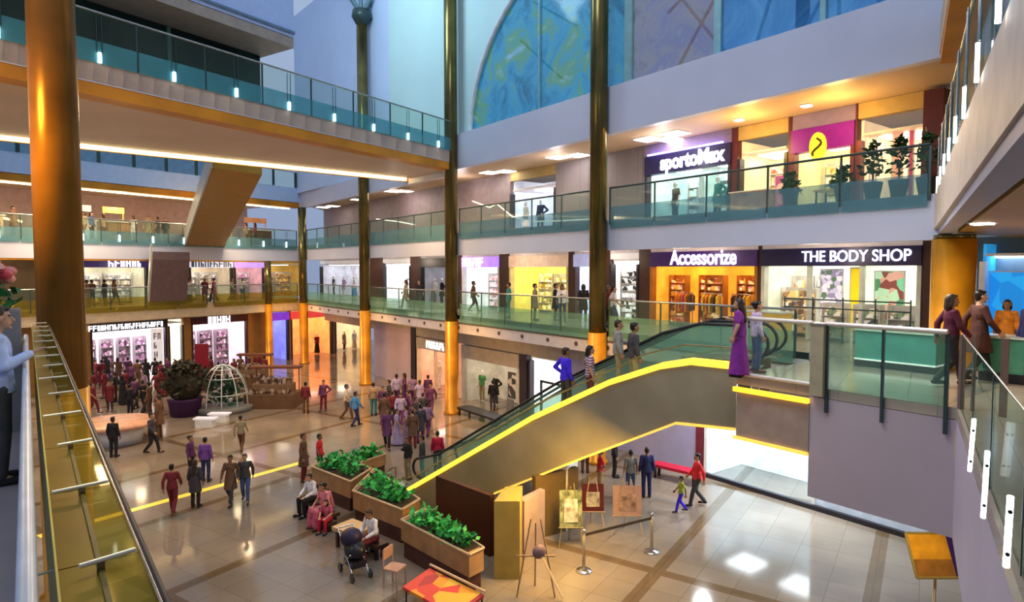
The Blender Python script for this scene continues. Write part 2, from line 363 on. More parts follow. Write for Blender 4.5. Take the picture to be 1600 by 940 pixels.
column(17.2, 27.75, .32, 'tall bronze column with golden foot at the bridge end, beside the lit red shop')
column(17.2, 38.2, .33, 'column branching into struts at its top, golden foot, behind the bridge rail', ztop=23.2, tree=True)
column(17.2, 49.6, .30, 'slim column at the far inner corner, orange lit foot', ztop=12.15)
column(.60, 17.3, .45, 'nearest thick bronze and gold column at the left edge', shaft=M('column_amber', (.26, .13, .02), .3, metal=.25, var=.35, scale=.6))
q = E2.p(E2.u(419, 520), .1, 0); column(q.x, q.y, .24, 'thin short column under the far left slab, next to the purple lit shop', ztop=8.0)
column(17.45, 5.75, .42, 'stout orange round column at the right under the balcony corner', ztop=8.2, zs=8.1, z0=L1)

# bridge on the third level ---------------------------------------------
BP = [(17.2, 27.6), v2(BR.p(-31, 0, 0)), (-14.5, 30.6), (1.7, 31.8), (18.3, 32.6)]
struct('floor_bridge', MB().prism(BP, 12.75, L3), soffit_tan)
struct('trim_bridge', BR.box(MB(), -31, 0, -.25, 0, 12.72, L3+.02), band_white)
struct('trim_bridge_gold', BR.box(MB(), -31, 0.2, -.7, -.02, 12.36, 12.715), gold_lip)
struct('ceiling_bridge', MB().prism([v2(BR.p(-31, -.7, 0)), v2(BR.p(.2, -.7, 0)), (18.0, 32.4), (1.7, 31.6), (-14.5, 30.4)], 12.48, 12.70), soffit_tan)
cs = MB()
for a, b in (((-14.5, 30.5), (1.7, 31.75)), ((1.7, 31.75), (17.2, 32.45))):
    a, b = V((*a, 12.36)), V((*b, 12.36)); cs.box(a, b-a, V((0, .16, 0)), UP*.18)
tag(obj('cove_light', cs, cove), 'long warm glowing light strip under the bridge edge', 'strip light')
struct('trim_bridge_back', MB().prism([(-14.5, 30.7), (1.7, 31.95), (18.3, 32.75), (18.3, 32.95), (1.7, 32.15), (-14.5, 30.9)], 12.34, 13.3), gold_lip)
# shop pavilion on the bridge
pav = empty('pavilion', BR.p(-14, -4, L3), 'dark glazed pavilion with overhanging tan roof on the bridge deck, upper left', 'pavilion')
obj('wall', BR.box(MB(), -31, -8.6, -6.5, -3.3, L3, 16.2), M('pav_glass', (.012, .03, .028), .4, var=.7, scale=.7, spec=.15), pav)
obj('roof', BR.box(MB(), -31, -8.4, -6.5, -1.4, 16.22, 16.6), M('pav_soffit', (.40, .34, .30), .5), pav)
obj('fascia', BR.box(MB(), -31, -8.4, -6.5, -1.38, 16.62, 24), M('pav_blue', (.46, .58, .88), .5, var=.04), pav)
tr = MB()
for z in (16.75, 18.6, 20.4): BR.box(tr, -31, -8.4, -1.36, -1.3, z, z+.09)
obj('trim', tr, M('pav_trim', (.16, .24, .36), .5), pav)
for u in (-30, -26.5, -23, -19.5, -16, -12.5): obj('mullion', BR.box(MB(), u, u+.12, -3.3, -3.2, L3, 16.2), M('pav_mull', (.10, .20, .16), .4), pav)
# beam hanging at the end
# ------------------------------------------------------------------ railings
def railing(fr, u0, u1, z, label, h=1.2, pane=2.1, glass=glass_teal, lights=False, skirt=.25, d=.06, post=rail_dark, hr=rail_grey, tall=0., name='glass_railing', hrr=.035, group='glass railings', low=1, pw=.025, pd=.04, lh=.6, ls=1):
    n = max(1, round((u1-u0)/pane)); w = (u1-u0)/n
    t = empty(name, fr.p((u0+u1)/2, d, z), label, 'railing', group)
    for i in range(n):
        a = u0+i*w
        obj('glass_pane', fr.box(MB(), a+.03, a+w-.03, d, d+.02, z+(lh+.005)*low, z+h-.04), glass_clear if low else glass, t)
        if low: obj('lower_panel', fr.box(MB(), a+.03, a+w-.03, d, d+.02, z-skirt, z+lh), glass, t, 'tinted lower glass panel')
        if i: obj('post', fr.box(MB(), a-pw, a+pw, d-pd, d-.002, z-skirt*.5, z+h-.03), post, t)
        if lights:
            obj('lit_clamp', MB().tube(fr.p(a+w/2, d+.06*ls, z-skirt*.4), fr.p(a+w/2, d+.06*ls, z+.28), .05 if ls > 0 else .02, n=6), light_white, t, 'glowing white clamp')
            mb = MB()
            for q in (-.07, .07): mb.tube(fr.p(a+w/2+q, d+.05*ls, z+.28), fr.p(a+w/2+q, d+.05*ls, z+h-.1), .012, n=4)
            obj('twin_rod', mb, post, t)
    obj('handrail', MB().tube(fr.p(u0, d, z+h), fr.p(u1, d, z+h), hrr), hr, t)
    for a in (u0, u1): obj('end_post', fr.box(MB(), a-pw*1.2, a+pw*1.2, d-pd, d-.002, z-skirt*.5, z+h-.03), post, t)
    return t
SEG = [(-49.2, -38.6, 'farthest'), (-37.8, -28.2, 'between the branching column and the bridge-end column,'), (-27.3, -17.7, 'between the bridge-end column and the column right of centre,'), (-16.9, None, 'rightmost')]
for i, (a, b, w) in enumerate(SEG):
    railing(E1, a, b or -9.6, L1, 'green railing %s first-level right gallery' % w, glass=glass_green, skirt=.35)
    railing(E1, a, b or -6.3, L2, 'teal railing %s second-level right gallery' % w, glass=glass_grey, skirt=.3, lh=.5, hr=rail_dark)
railing(E2, -33, -8, L1, 'olive glass railing along the far left first-level gallery', glass=glass_olive, skirt=.3)
railing(E2, -7.5, -.4, L1, 'short olive glass railing by the far inner corner, first level', glass=glass_olive, skirt=.3)
railing(E2, -33, -.4, L2, 'teal railing with small lit clamps on far left second-level gallery', lights=True, skirt=.3, glass=glass_grey, lh=.5)
railing(E2, -33, -.4, 13.76, 'far third-level railing seen below the bridge strip, upper left', skirt=0, low=0, glass=glass_clear, pw=.1)
railing(BR, -31, -17.6, L3, 'left stretch of the bridge railing with lit clamps, passing the near column', h=1.42, lights=True, skirt=.02, d=.03)
railing(BR, -17.4, -.1, L3, 'right stretch of the bridge railing with lit clamps, ending at the bronze column', h=1.42, lights=True, skirt=.02, d=.03)
railing(RR, -17, -.2, L2, 'second-level railing with lit clamps at the upper right balcony', h=1.25, pane=1.7, lights=True, skirt=.2, glass=glass_grey, ls=-1, d=-.02, pw=.01, pd=.012, lh=.5, post=rail_grey, hrr=.025)
# far left facade slabs
E2p = lambda z0, z1, d0, d1, m, nm, u0=-34, u1=0: struct(nm, E2.box(MB(), u0, u1, d0, d1, z0, z1), m)
E2p(4.85, L1, -7, -.3, floor_u, 'floor_far_first'); E2p(4.15, L1, -.3, 0, M('fascia_cream', (.62, .50, .36), .45), 'trim_far_first')
E2p(8.3, L2, -7, -.3, floor_u, 'floor_far_second'); E2p(8.0, L2, -.3, 0, band_white, 'trim_far_second')
E2p(12.5, L3, -7, -.3, soffit_tan, 'floor_far_third'); E2p(12.62, 13.75, -.3, 0, M('band_blue', (.50, .66, .92), .45, var=.04), 'trim_far_third'); E2p(12.2, 12.6, -.6, -.05, gold_lip, 'trim_far_gold')
E2p(7.9, 8.0, -.3, -.02, col_gold, 'trim_far_gold_second')
tag(obj('cove_light', E2.box(MB(), -34, -.5, -.75, -.62, 12.12, 12.2), cove), 'thin warm light strip below the far third-level slab', 'strip light')
E2p(9.2, 12.5, -7, -6.8, M('wall_rose', (.52, .42, .46), .5), 'wall_left_second'); E2p(13.3, 24, -7, -6.8, M('wall_dim_blue', (.30, .42, .62), .5), 'wall_left_upper')
hl = MB()  # lit handrail, its brightness put in as the tube's own glow
for a, b in ((-31, -21), (-20, -17.5)): hl.tube(E2.p(a, -3.2, 10.6), E2.p(b, -3.2, 10.2), .07)
tag(obj('cove_light', hl, M('yellow_glow', (1, .8, .3), .4, emit=2.5)), 'yellow glowing strip above counters on far second level', 'strip light')
# inclined undersides behind the bridge
def ramp(name, a, b, w, th, mat, label, cat, side):
    t = empty(name, b, label, cat); a, b = V(a), V(b); w2 = C*w
    obj('underside', MB().box(a, b-a, w2, UP*th), mat, t)
    obj('edge_strip', MB().box(a-C*.14, b-a, C*.12, UP*(th+.5)), side, t)
    return t
bp = onpl(291, 384, E2.o, E2.n); ap = V((onz(333, 262, 12.35)))
ramp('escalator', bp, ap, 2.75, .55, M('esc_brown', (.44, .27, .05), .4, var=.06), 'brown underside of an escalator rising behind the bridge strip', 'escalator', M('esc_grey', (.55, .56, .50), .4))
p0 = onpl(234, 470, V((E2.o.x, E2.o.y, 0)), E2.n); p1 = onpl(239, 405, V((E2.o.x, E2.o.y, 0))-D*.9, E2.n)
ramp('pier', (p0.x, p0.y, L1+.0), (p1.x, p1.y, 8.0), 2.4, .5, M('pier_mauve', (.22, .15, .15), .4), 'slanting mauve clad pier between the far left shops', 'pier', M('esc_grey', (.55, .56, .50), .4))

# ------------------------------------------------------------------ shops
def light_panel_mat(c, e): return M('panel_%d_%d_%d_%d' % (c[0]*99, c[1]*99, c[2]*99, e*10), c, .5, emit=e, var=.02)
def shop(fr, px0, px1, zf, zo, zt, label, back, glow, sign=None, depth=2.2, frame=dark, py=430, jamb=.12, lamp=6., split=0):
    """open shop unit: floor zf, opening to zo, header to zt"""
    u0, u1 = sorted((fr.u(px0, py), fr.u(px1, py)))
    t = empty('shop', fr.p((u0+u1)/2, -1, zf), label, 'shop')
    bm = M('shop_back_%d%d%d%d' % (back[0]*99, back[1]*99, back[2]*99, glow*100), back, .6, emit=glow, var=.18, scale=1.6)  # back and side walls glow to stand in for shop lighting
    obj('back_wall', fr.box(MB(), u0, u1, -depth-.1, -depth, zf+.01, zt), bm, t)
    for a, b in ((u0, u0+.08), (u1-.08, u1)): obj('side_wall', fr.box(MB(), a, b, -depth, -.25, zf+.01, zt), bm, t)
    obj('ceiling_panel', fr.box(MB(), u0+.1, u1-.1, -depth, -.1, zo+.25, zo+.32), M('shop_ceiling', (.8, .78, .75), .5), t)
    nl = max(1, int((u1-u0)/2.0))
    for i in range(nl):
        c = u0+(i+.5)*(u1-u0)/nl
        obj('light_panel', fr.box(MB(), c-.5, c+.5, -depth*.8, -.6, zo+.20, zo+.248), light_panel_mat(tuple(min(1, x*.5+.5) for x in back), lamp), t)
    for a, b in ((u0, u0+jamb), (u1-jamb, u1)): obj('door_jamb', fr.box(MB(), a, b, -.25, .03, zf+.01, zo+.1), frame, t)
    for i in range(split):
        c = u0+(i+1)*(u1-u0)/(split+1); obj('mullion', fr.box(MB(), c-.05, c+.05, -.2, 0, zf+.01, zo+.1), frame, t)
    if sign is not None:
        s, pm, tm, size, width, off, kw = sign
        sp = obj('sign_panel', fr.box(MB(), u0, u1, -.25, .06, zo, zt), pm, t)
        if s == '#': glyphs('lettering', fr, (u0+u1)/2+off-width/2, (u0+u1)/2+off+width/2, .065, (zo+zt)/2, size, tm, sp, len(label))
        elif s: text('lettering', s, size, fr.p((u0+u1)/2+off, .09, (zo+zt)/2+kw.get('dz', 0)), fr.a, tm, sp, width=width, bold=kw.get('bold', .012))
    return t, u0, u1
sw = M('sign_white', (.95, .95, 1), .4, emit=2.2, var=.01); sv = M('sign_violet_white', (.86, .80, 1), .4, emit=2.4, var=.02)
SH = {}; SHO = {}
def reg(k, r): SH[k] = (r[1], r[2]); SHO[k] = r[0]
Z1 = (L1, 7.5, 8.08); Z2 = (L2, 11.25, 12.0)
purple = M('sign_purple', (.06, .02, .16), .4, emit=.15); red_p = M('sign_red', (.45, .02, .08), .4, emit=.2)
reg('body', shop(S1, 1190, 1440, *Z1, 'white and yellow cosmetics shop at right under a long navy sign', (.80, .82, .66), .40, ('THE BODY SHOP', navy, sw, .50, 3.3, .62, {'bold': .004}), split=2, frame=M('frame_pale', (.75, .78, .70), .4)))
reg('acc', shop(S1, 1016, 1184, *Z1, 'orange glowing accessories shop in the first-level middle under a purple sign', (.95, .46, .05), .55, ('Accessorize', purple, sv, .80, 3.0, .15, {'bold': .015, 'dz': .03}), frame=M('frame_orange', (.5, .2, .03), .4)))
reg('shelf', shop(S1, 953, 998, *Z1, 'narrow white shop with black and white shelves left of the orange shop', (.86, .86, .84), .55))
reg('bluew', shop(S1, 897, 938, *Z1, 'bluish white shop right beside the yellow-lit shop', (.60, .68, .90), .55, ('', M('sign_bluepanel', (.45, .5, .8), .4, emit=.4), sw, .3, 1, 0, {}), frame=brown_dk))
reg('yellow', shop(S1, 796, 888, *Z1, 'yellow-lit shop on the first level between dark brown piers', (.88, .74, .18), .48, ('', M('sign_peach', (.75, .55, .42), .4, emit=.3), sw, .3, 1, 0, {}), frame=M('frame_cream', (.75, .66, .4), .4)))
reg('violet', shop(S1, 722, 780, *Z1, 'white shop under a violet and red sign, right of the bridge-end column', (.80, .86, .84), .5, ('#', M('sign_violet', (.40, .22, .75), .4, emit=.9), sv, .5, 2.2, -.6, {}), frame=white_m))
reg('mono', shop(S1, 657, 703, *Z1, 'dark fronted fashion shop left of the bridge-end column', (.42, .42, .48), .2, ('', dark, sw, .3, 1, 0, {})))
reg('white', shop(S1, 598, 641, *Z1, 'bright white shop right behind the branching column', (.84, .86, .90), .6))
reg('grey', shop(S1, 500, 566, *Z1, 'grey fashion shop at the far inner corner, first level', (.55, .56, .62), .3))
reg('vio2', shop(S1, 1530, 1625, L1, 7.5, 8.08, 'blue lit shop behind the walkers at the far right', (.04, .36, .72), .55, frame=white_m, py=430))
# second level
reg('max', shop(S1, 1008, 1142, *Z2, 'cool white fashion shop under a glowing dark blue sign on the second level', (.62, .78, .76), .40, ('sportoMax', navy, sw, .78, 3.0, .3, {'bold': .03}), frame=M('frame_night', (.05, .03, .06), .4), py=280))
reg('ice', shop(S1, 1152, 1230, *Z2, 'cream shop with red goods on the second level', (.92, .72, .46), .50, py=280))
reg('purp', shop(S1, 1236, 1334, *Z2, 'cream shop under a purple sign with yellow emblem, second level', (.95, .76, .42), .50, ('', M('sign_magenta', (.22, .01, .28), .4, emit=.25), sw, .3, 1, 0, {}), frame=M('frame_plum', (.20, .04, .05), .4), py=280))
reg('pink', shop(S1, 1338, 1446, *Z2, 'cream and pink shop beside the dark pier, second level right', (.92, .70, .50), .50, frame=M('frame_plum', (.20, .04, .05), .4), py=280))
reg('clothes', shop(S1, 797, 868, L2, 11.25, 12.1, 'white clothes shop in the second-level middle, left of the grey tiled wall', (.72, .74, .86), .55, py=300))
# emblem on the purple sign
c = S1.p(SH['purp'][0]+.95, .16, 11.35); K = 16; o = MB()
o.add([c+S1.a*.27*math.cos(2*PI*i/K)+UP*.45*math.sin(2*PI*i/K)-S1.n*.1 for i in range(K)]+[c+S1.a*.27*math.cos(2*PI*i/K)+UP*.45*math.sin(2*PI*i/K) for i in range(K)], [tuple(range(K-1, -1, -1)), tuple(range(K, 2*K))]+[(i, (i+1) % K, K+(i+1) % K, K+i) for i in range(K)])
em = obj('emblem', o, M('emblem_yellow', (.95, .70, .05), .4, emit=.6), SHO['purp'], 'yellow oval emblem with a dark swirl')
obj('swirl', MB().path([c+S1.n*.03+S1.a*.15*math.sin(k*.9)+UP*(.25-.09*k) for k in range(7)], .035), dark, em)
# far left facade shops
reg('f1a', shop(S2, 128, 231, *Z1, 'far left first-level shop under a blue sign, nearest the near column', (.62, .58, .44), .3, ('#', M('sign_bluedark', (.07, .05, .25), .4, emit=.2), sw, .5, 2.2, .6, {})))
reg('f1b', shop(S2, 296, 364, *Z1, 'far first-level shop right of the slanting pier under a white sign', (.66, .56, .42), .3, ('#', M('sign_palev', (.72, .70, .92), .4, emit=.7), M('sign_green', (.1, .25, .2), .4), .5, 3.2, 0, {})))
reg('f1c', shop(S2, 366, 414, *Z1, 'far first-level shop under a violet sign', (.62, .40, .42), .35, ('', M('sign_violet2', (.55, .35, .85), .4, emit=.8), sw, .3, 1, 0, {})))
reg('f1d', shop(S2, 420, 478, *Z1, 'dim amber shop at the far inner corner, first level left', (.52, .36, .10), .3))
ZG = (0, 3.45, 3.95)
reg('g1', shop(G2, 142, 262, *ZG, 'brightest white ground-floor shop at the far left, crowded', (.95, .86, .90), .85, ('#', dark, sw, .34, 4.6, -.2, {}), py=560, lamp=8))
reg('g1b', shop(G2, 264, 288, 0, 3.4, 3.9, 'cream blank display bay between two white ground-floor shops', (.90, .82, .70), .75, py=560))
reg('g2', shop(G2, 300, 388, *ZG, 'second white ground-floor shop, under a maroon header with short white sign', (.86, .76, .88), .6, ('#', M('sign_maroon', (.10, .02, .03), .4), sw, .5, 2.0, 0, {'bold': .02}), py=560, frame=brown_dk))
reg('g3', shop(G2, 416, 452, 0, 3.3, 3.9, 'purple and blue lit ground-floor shop beside the thin column', (.28, .30, .75), .6, ('', M('sign_vio3', (.2, .05, .55), .4, emit=.8), sw, .3, 1, 0, {}), py=530))
reg('g4', shop(G2, 455, 520, 0, 3.3, 3.9, 'orange and red lit ground-floor shop at the far corner', (.95, .42, .14), .6, ('', M('sign_red2', (.75, .08, .06), .4, emit=.7), sw, .3, 1, 0, {}), py=530))
reg('g5', shop(G2, 524, 572, 0, 3.3, 3.9, 'beige ground-floor shop with display figures behind the branching column', (.85, .66, .42), .55, py=530))
# ground right facade
reg('h1', shop(G1, 652, 708, 0, 2.55, 3.2, 'cream and red ground-floor boutique beside the golden column', (.75, .40, .26), .5, ('#', M('putty2', (.50, .46, .42), .5), sw, .42, 2.2, .3, {}), py=600, frame=M('frame_cream2', (.80, .68, .50), .4), split=1))
reg('h2', shop(G1, 722, 812, 0, 2.5, 3.2, 'beige ground-floor shop with dressed figures right of the golden column', (.50, .44, .34), .35, ('', M('putty2', (.50, .46, .42), .5), sw, .3, 1, 0, {}), py=600, frame=M('frame_beige', (.6, .54, .44), .4)))
reg('h3', shop(G1, 826, 884, 0, 2.9, 3.3, 'white glowing ground-floor window bay behind the escalator', (.92, .92, .95), .9, py=610, frame=dark))
reg('h4', shop(G1, 1100, 1275, 0, 2.95, 3.3, 'pale blue glossy shop interior under the landing', (.62, .78, .92), .55, py=745, frame=white_m, lamp=8))
struct('wall_ground_lavender', G1.box(MB(), G1.u(585, 600), G1.u(642, 600), -.25, 0, 0, 3.6), M('wall_lilac', (.56, .46, .56), .5, var=.04))
struct('trim_ground_dark', G1.box(MB(), G1.u(643, 600), G1.u(650, 600), -.25, .04, 0, 3.75), dark)
struct('trim_pier_dark', G1.box(MB(), G1.u(813, 600), G1.u(824, 600), -.25, .05, 0, 3.2), M('pier_dark', (.06, .05, .07), .4))
struct('wall_ground_right', G1.box(MB(), G1.u(884, 700), G1.u(1088, 720), -.25, 0, 0, 3.4), M('wall_ground_lav', (.46, .45, .68), .5, var=.04))
struct('trim_pier_red', G1.box(MB(), G1.u(1088, 720), G1.u(1099, 720), -.25, .05, 0, 3.4), M('pier_red', (.22, .04, .06), .4))
struct('wall_shop_band', G1.box(MB(), G1.u(1275, 760), -3, -.25, 0, .12, 3.4), M('white_band', (.55, .62, .72), .35, emit=.15))
struct('baseboard_right', G1.box(MB(), G1.u(1104, 740), -3, 0, .14, 0, .14), dark)
# piers and header walls between upper shops
def piers(fr, keys, zf, zt, mat, lo=None, hi=None):
    xs = sorted(SH[k] for k in keys)
    edges = []
    if lo is not None: edges.append((lo, xs[0][0]))
    edges += [(a[1], b[0]) for a, b in zip(xs[:-1], xs[1:])]
    if hi is not None: edges.append((xs[-1][1], hi))
    for a, b in edges:
        if b-a > .03: struct('wall_pier', fr.box(MB(), a+.005, b-.005, -.4, 0, zf+.005, zt), mat)
piers(S1, ['body', 'acc', 'shelf', 'bluew', 'yellow', 'violet', 'mono', 'white', 'grey'], L1, 8.3, brown_dk, -54, SH['body'][1]+.35)
def header(fr, keys, z0, z1, mat):
    a = min(SH[k][0] for k in keys); b = max(SH[k][1] for k in keys); struct('wall_header', fr.box(MB(), a, b, -.24, -.02, z0, z1), mat)
header(S1, ['body', 'grey'], 8.085, 8.35, M('header_pale', (.70, .64, .66), .5, emit=.12))
for k in ('shelf', 'white', 'grey'): struct('wall_header', S1.box(MB(), SH[k][0], SH[k][1], -.24, -.02, 7.82, 8.08), M('header_white', (.8, .8, .82), .5, emit=.3))
piers(S1, ['max', 'ice', 'purp', 'pink'], L2, 12.5, M('pier_plum', (.13, .03, .04), .4))
struct('wall_second_grey', S1.box(MB(), SH['clothes'][1], SH['max'][0], -.4, 0, L2, 12.49), tile_mat('grey_tiles', (.34, .31, .34), (.30, .28, .31), (.2, .18, .2), 1.1, .35))
struct('wall_second_far', S1.box(MB(), -54, SH['clothes'][0], -.4, 0, L2, 12.49), M('wall_greyrose', (.40, .33, .34), .5))
struct('trim_pier_second', S1.box(MB(), SH['pink'][1], SH['pink'][1]+.5, -.4, .3, L2, 12.4), M('pier_plum', (.13, .03, .04), .4))
struct('wall_second_right', S1.box(MB(), SH['pink'][1]+.5, 14, -2.4, -2.2, L2, 12.49), M('wall_goldcream', (.62, .48, .20), .5, emit=.12))
for k in ('ice', 'pink', 'clothes'): struct('wall_header', S1.box(MB(), SH[k][0], SH[k][1], -.24, -.02, 12.02, 12.49), M('header_gold', (.55, .40, .16), .5))
for k in ('max', 'purp'): struct('wall_header', S1.box(MB(), SH[k][0], SH[k][1], -.24, -.02, 12.02, 12.49), M('header_shadow', (.30, .24, .40), .5))  # dull violet headers over the dark blue and purple signs
tag(obj('strip_light', S1.box(MB(), SH['max'][0]+.2, SH['max'][1]-.3, .05, .12, 12.02, 12.08), M('violet_strip', (.35, .28, 1), .4, emit=5)), 'violet light strip above the dark blue sign', 'strip light')
piers(S2, ['f1a', 'f1b', 'f1c', 'f1d'], L1, 8.3, M('pier_olive', (.25, .18, .10), .4), -36)
piers(G2, ['g1', 'g1b', 'g2', 'g3', 'g4', 'g5'], 0, 4.15, M('pier_ochre', (.42, .22, .05), .4), -36)
struct('wall_header', G2.box(MB(), -36, 8, -.24, -.02, 3.96, 4.9), M('header_cream', (.62, .52, .40), .5))
struct('wall_far_right_first', S1.box(MB(), SH['body'][1]+.36, 12, -1.2, -1.0, L1, 8.3), M('wall_slate', (.20, .24, .26), .5))
# ------------------------------------------------------------------ ceiling lights
def ceiling_light(p, label, w=.9, l=.9, e=6, grp='square ceiling lights', c=(1, .96, .86)):
    t = empty('ceiling_light', p, label, 'ceiling light', grp); p = V(p)
    obj('frame', MB().cbox(p+V((0, 0, .012)), w+.08, l+.08, .02), white_m, t)
    obj('diffuser', MB().cbox(p-V((0, 0, .012)), w, l, .02), M('diff_%d' % e, c, .4, emit=e, var=.01), t)
for i, (x, y) in enumerate(((1013, 218), (1045, 218), (1055, 209), (872, 246), (903, 243), (765, 270), (790, 268))):
    p = onz(x, y, 12.46); ceiling_light(p, ['left panel of the trio', 'middle panel of the trio', 'right panel of the trio', 'left panel of the pair', 'right panel of the pair', 'left panel of the dim pair', 'right panel of the dim pair'][i] + (' lighting the dark blue sign shop, second level' if i < 3 else ' above the second-level white clothes shop' if i < 5 else ' just right of the bridge-end column'), .8, .8)
for i, (x, y) in enumerate(((1155, 188), (1252, 186), (1260, 166), (985, 250), (1640, 100))[:4]):
    ceiling_light(onz(x, y, 12.46), ['small round-looking spot above the cream shop with red goods', 'lower small spot above the purple sign', 'upper small spot above the purple sign', 'small spot beside the grey tiled wall'][i], .25, .25, 10, 'small ceiling spots')
for i, (x, y) in enumerate(((615, 299), (632, 299), (560, 312), (520, 322), (505, 324))):
    ceiling_light(onz(x, y, 12.3), ['left panel under the third slab right of the branching column', 'right panel under the third slab right of the branching column', 'lone panel left of the branching column', 'right panel near the far inner corner', 'left panel near the far inner corner'][i], .9, .7)
for i, (x, y) in enumerate(((1355, 388-7), (1100, 392), (1210, 388))): ceiling_light(onz(x, y, 8.33), ['spot above the long navy sign, right end', 'spot above the purple script sign', 'spot above the gap between purple and navy signs'][i], .5, .3, 4, 'gallery ceiling spots')
for i, (px, py) in enumerate(((1535, 350), (1500, 372))):
    ceiling_light(onz(px, py, 8.22), ['spot in the golden soffit at the right, nearer one', 'spot in the golden soffit at the right, by the orange column'][i], .3, .3, 8, 'golden soffit spots')

# ------------------------------------------------------------------ escalators in the middle
def escalator(off, label, near):
    P = V((12.54, 9.47, 0))+C*off; W = 1.55
    def pt(s, z, c=0): q = P+D*s+C*c; return V((q.x, q.y, z))     # s > 0 runs downhill
    top = [(-1.05, 5.12), (.0, 5.15), (.75, 4.98), (2.1, 4.45), (4.4, 3.24), (9.42, .08), (9.9, .0)]
    bot = [(-1.05, 3.72), (.35, 3.68), (2.9, 2.39), (5.7, .91), (7.6, .0), (9.9, -.0)]
    t = empty('escalator', pt(5, 0, W/2), label, 'escalator', 'central escalators')
    def side(c, th, mat, nm, off_z=0):
        poly = [pt(s, z, c) for s, z in top]+[pt(s, z, c) for s, z in reversed(bot)]
        n = len(poly); b = [p+C*th for p in poly]
        mid = MB().add(poly+b, [tuple(range(n)), tuple(range(2*n-1, n-1, -1))]+[(i, n+i, n+(i+1) % n, (i+1) % n) for i in range(n)])
        return obj(nm, mid, mat, t)
    clad = M('esc_clad', (.36, .32, .22), .35, metal=.2, var=.18, scale=.6)
    side(0, .12, clad, 'side_panel'); side(W-.12, .12, clad, 'side_panel')
    so = MB()
    for (a, za), (b, zb) in zip(bot[:-1], bot[1:]): so.box(pt(a, za, .12), pt(b, zb, .12)-pt(a, za, .12), C*(W-.24), UP*.08)
    obj('soffit', so, M('esc_soffit', (.42, .40, .44), .4), t)
    if near:
        tp = MB(); bt = MB()
        for (a, za), (b, zb) in zip(top[:-2], top[1:-1]): tp.box(pt(a, za-.02, -.05), pt(b, zb-.02, -.05)-pt(a, za-.02, -.05), C*.22, UP*.15)
        for (a, za), (b, zb) in zip(bot[:3], bot[1:4]): bt.box(pt(a, za-.03, -.03), pt(b, zb-.03, -.03)-pt(a, za-.03, -.03), C*.14, UP*.06)
        obj('top_light_strip', tp, cove_gold, t, 'glowing golden strip along the top edge'); obj('bottom_light_strip', bt, M('cove_dim', (.95, .55, .10), .4, emit=.9), t, 'thin golden strip along the lower edge')
    # steps
    prof = lambda s: 5.0 if s < .2 else max(.05, 5.0-(s-.2)*.527)
    for k in range(27):
        s = .1+k*.36; z = prof(s)-.18
        if s > 9.3: break
        obj('step', MB().box(pt(s, z, .3), D*.36, C*(W-.6), UP*.2), M('step_grey', (.16, .16, .17), .5), t)
    hs = [(-1.0, 6.0), (.2, 6.0), (1.2, 5.7), (4.4, 4.05), (8.9, 1.22), (9.7, .95)]
    for c in (.16, W-.16):
        g = MB(); lo = -.42 if (c < .5 and near) else 0
        for (a, za), (b, zb) in zip(hs[:-1], hs[1:]):
            f = lambda s: (5.12 if s < 0 else max(.05, min(5.12, 5.12-(s-.3)*.527)))
            q = [pt(a, f(a), c), pt(b, f(b), c), pt(b, zb+lo-.04, c), pt(a, za+lo-.04, c)]; g.add(q, [(0, 1, 2, 3)])
        obj('balustrade_glass', g, glass_green if c > .5 else glass_clear, t)
        pts = [pt(s, z+lo, c) for s, z in hs]
        ring = [pt(-1.0-.45*math.sin(a), 5.56+lo*.6+(.44+lo*.4)*math.cos(a), c) for a in [PI*i/8 for i in range(9)]]
        ring2 = [pt(9.7+.35*math.sin(a), .6+.35*math.cos(a), c) for a in [PI*i/8 for i in range(9)]]
        obj('handrail', MB().path(ring[::-1]+pts+ring2, .045 if not lo else .022), black if not lo else M('rail_olive', (.24, .20, .10), .3, metal=.4), t)
    obj('landing_plate', MB().box(pt(-1.4, L1+.005, .3), D*1.4, C*(W-.6), UP*.02), steel, t)
    obj('landing_plate', MB().box(pt(9.5, .005, .3), D*1.2, C*(W-.6), UP*.02), steel, t)
    return t
escalator(0, 'up escalator carrying riders, its near side edged in glowing gold', True)
escalator(2.35, 'parallel escalator behind the riders with black handrails', False)
struct('trim_landing_light', MB().prism([(12.40, 6.55), (12.40, 8.25), (12.5, 8.25), (12.5, 6.55)], 4.70, 4.80), M('cove_orange', (1, .50, .04), .4, emit=1.6))
struct('trim_landing_lower', MB().prism([(12.42, 6.55), (12.42, 8.25), (12.5, 8.25), (12.5, 6.55)], 3.64, 3.70), M('cove_dim', (.95, .55, .10), .4, emit=.9))
# landing railings
LR = Fr((12.46, 0), (0, -1, 0))
cb = railing(LR, -8.0, -6.5, L1, 'landing railing corner bay where the woman in purple stands', low=0, glass=glass_clear, hr=M('rail_cream', (.75, .68, .62), .3, metal=.2), h=1.28, pane=1.5, hrr=.045, skirt=0, d=0, post=M('rail_cream', (.75, .68, .62), .3, metal=.2))
obj('frame', MB().path([LR.p(-6.5, .02, L1+.05), LR.p(-7.95, .02, L1+.05), LR.p(-8.02, .02, L1+.12), LR.p(-8.02, .02, L1+1.22), LR.p(-7.95, .02, L1+1.28)], .04, 8), M('rail_cream', (.75, .68, .62), .3, metal=.2), cb)
railing(LR, -6.2, -4.15, L1, 'landing railing in front of the two walkers at the right', low=0, glass=glass_mat('glass_pale_green', (.84, .94, .88), (.24, .42, .34), .22), hr=M('rail_cream', (.75, .68, .62), .3, metal=.2), h=1.28, pane=1.0, hrr=.045, skirt=.95, d=.02)
railing(R1, -11.5, -.15, L1, 'near clear glass railing at the lower right corner of the photo', low=0, glass=glass_clear, h=1.25, pane=2.4, skirt=.9, d=.05, hrr=.012, pw=.012, pd=.012)
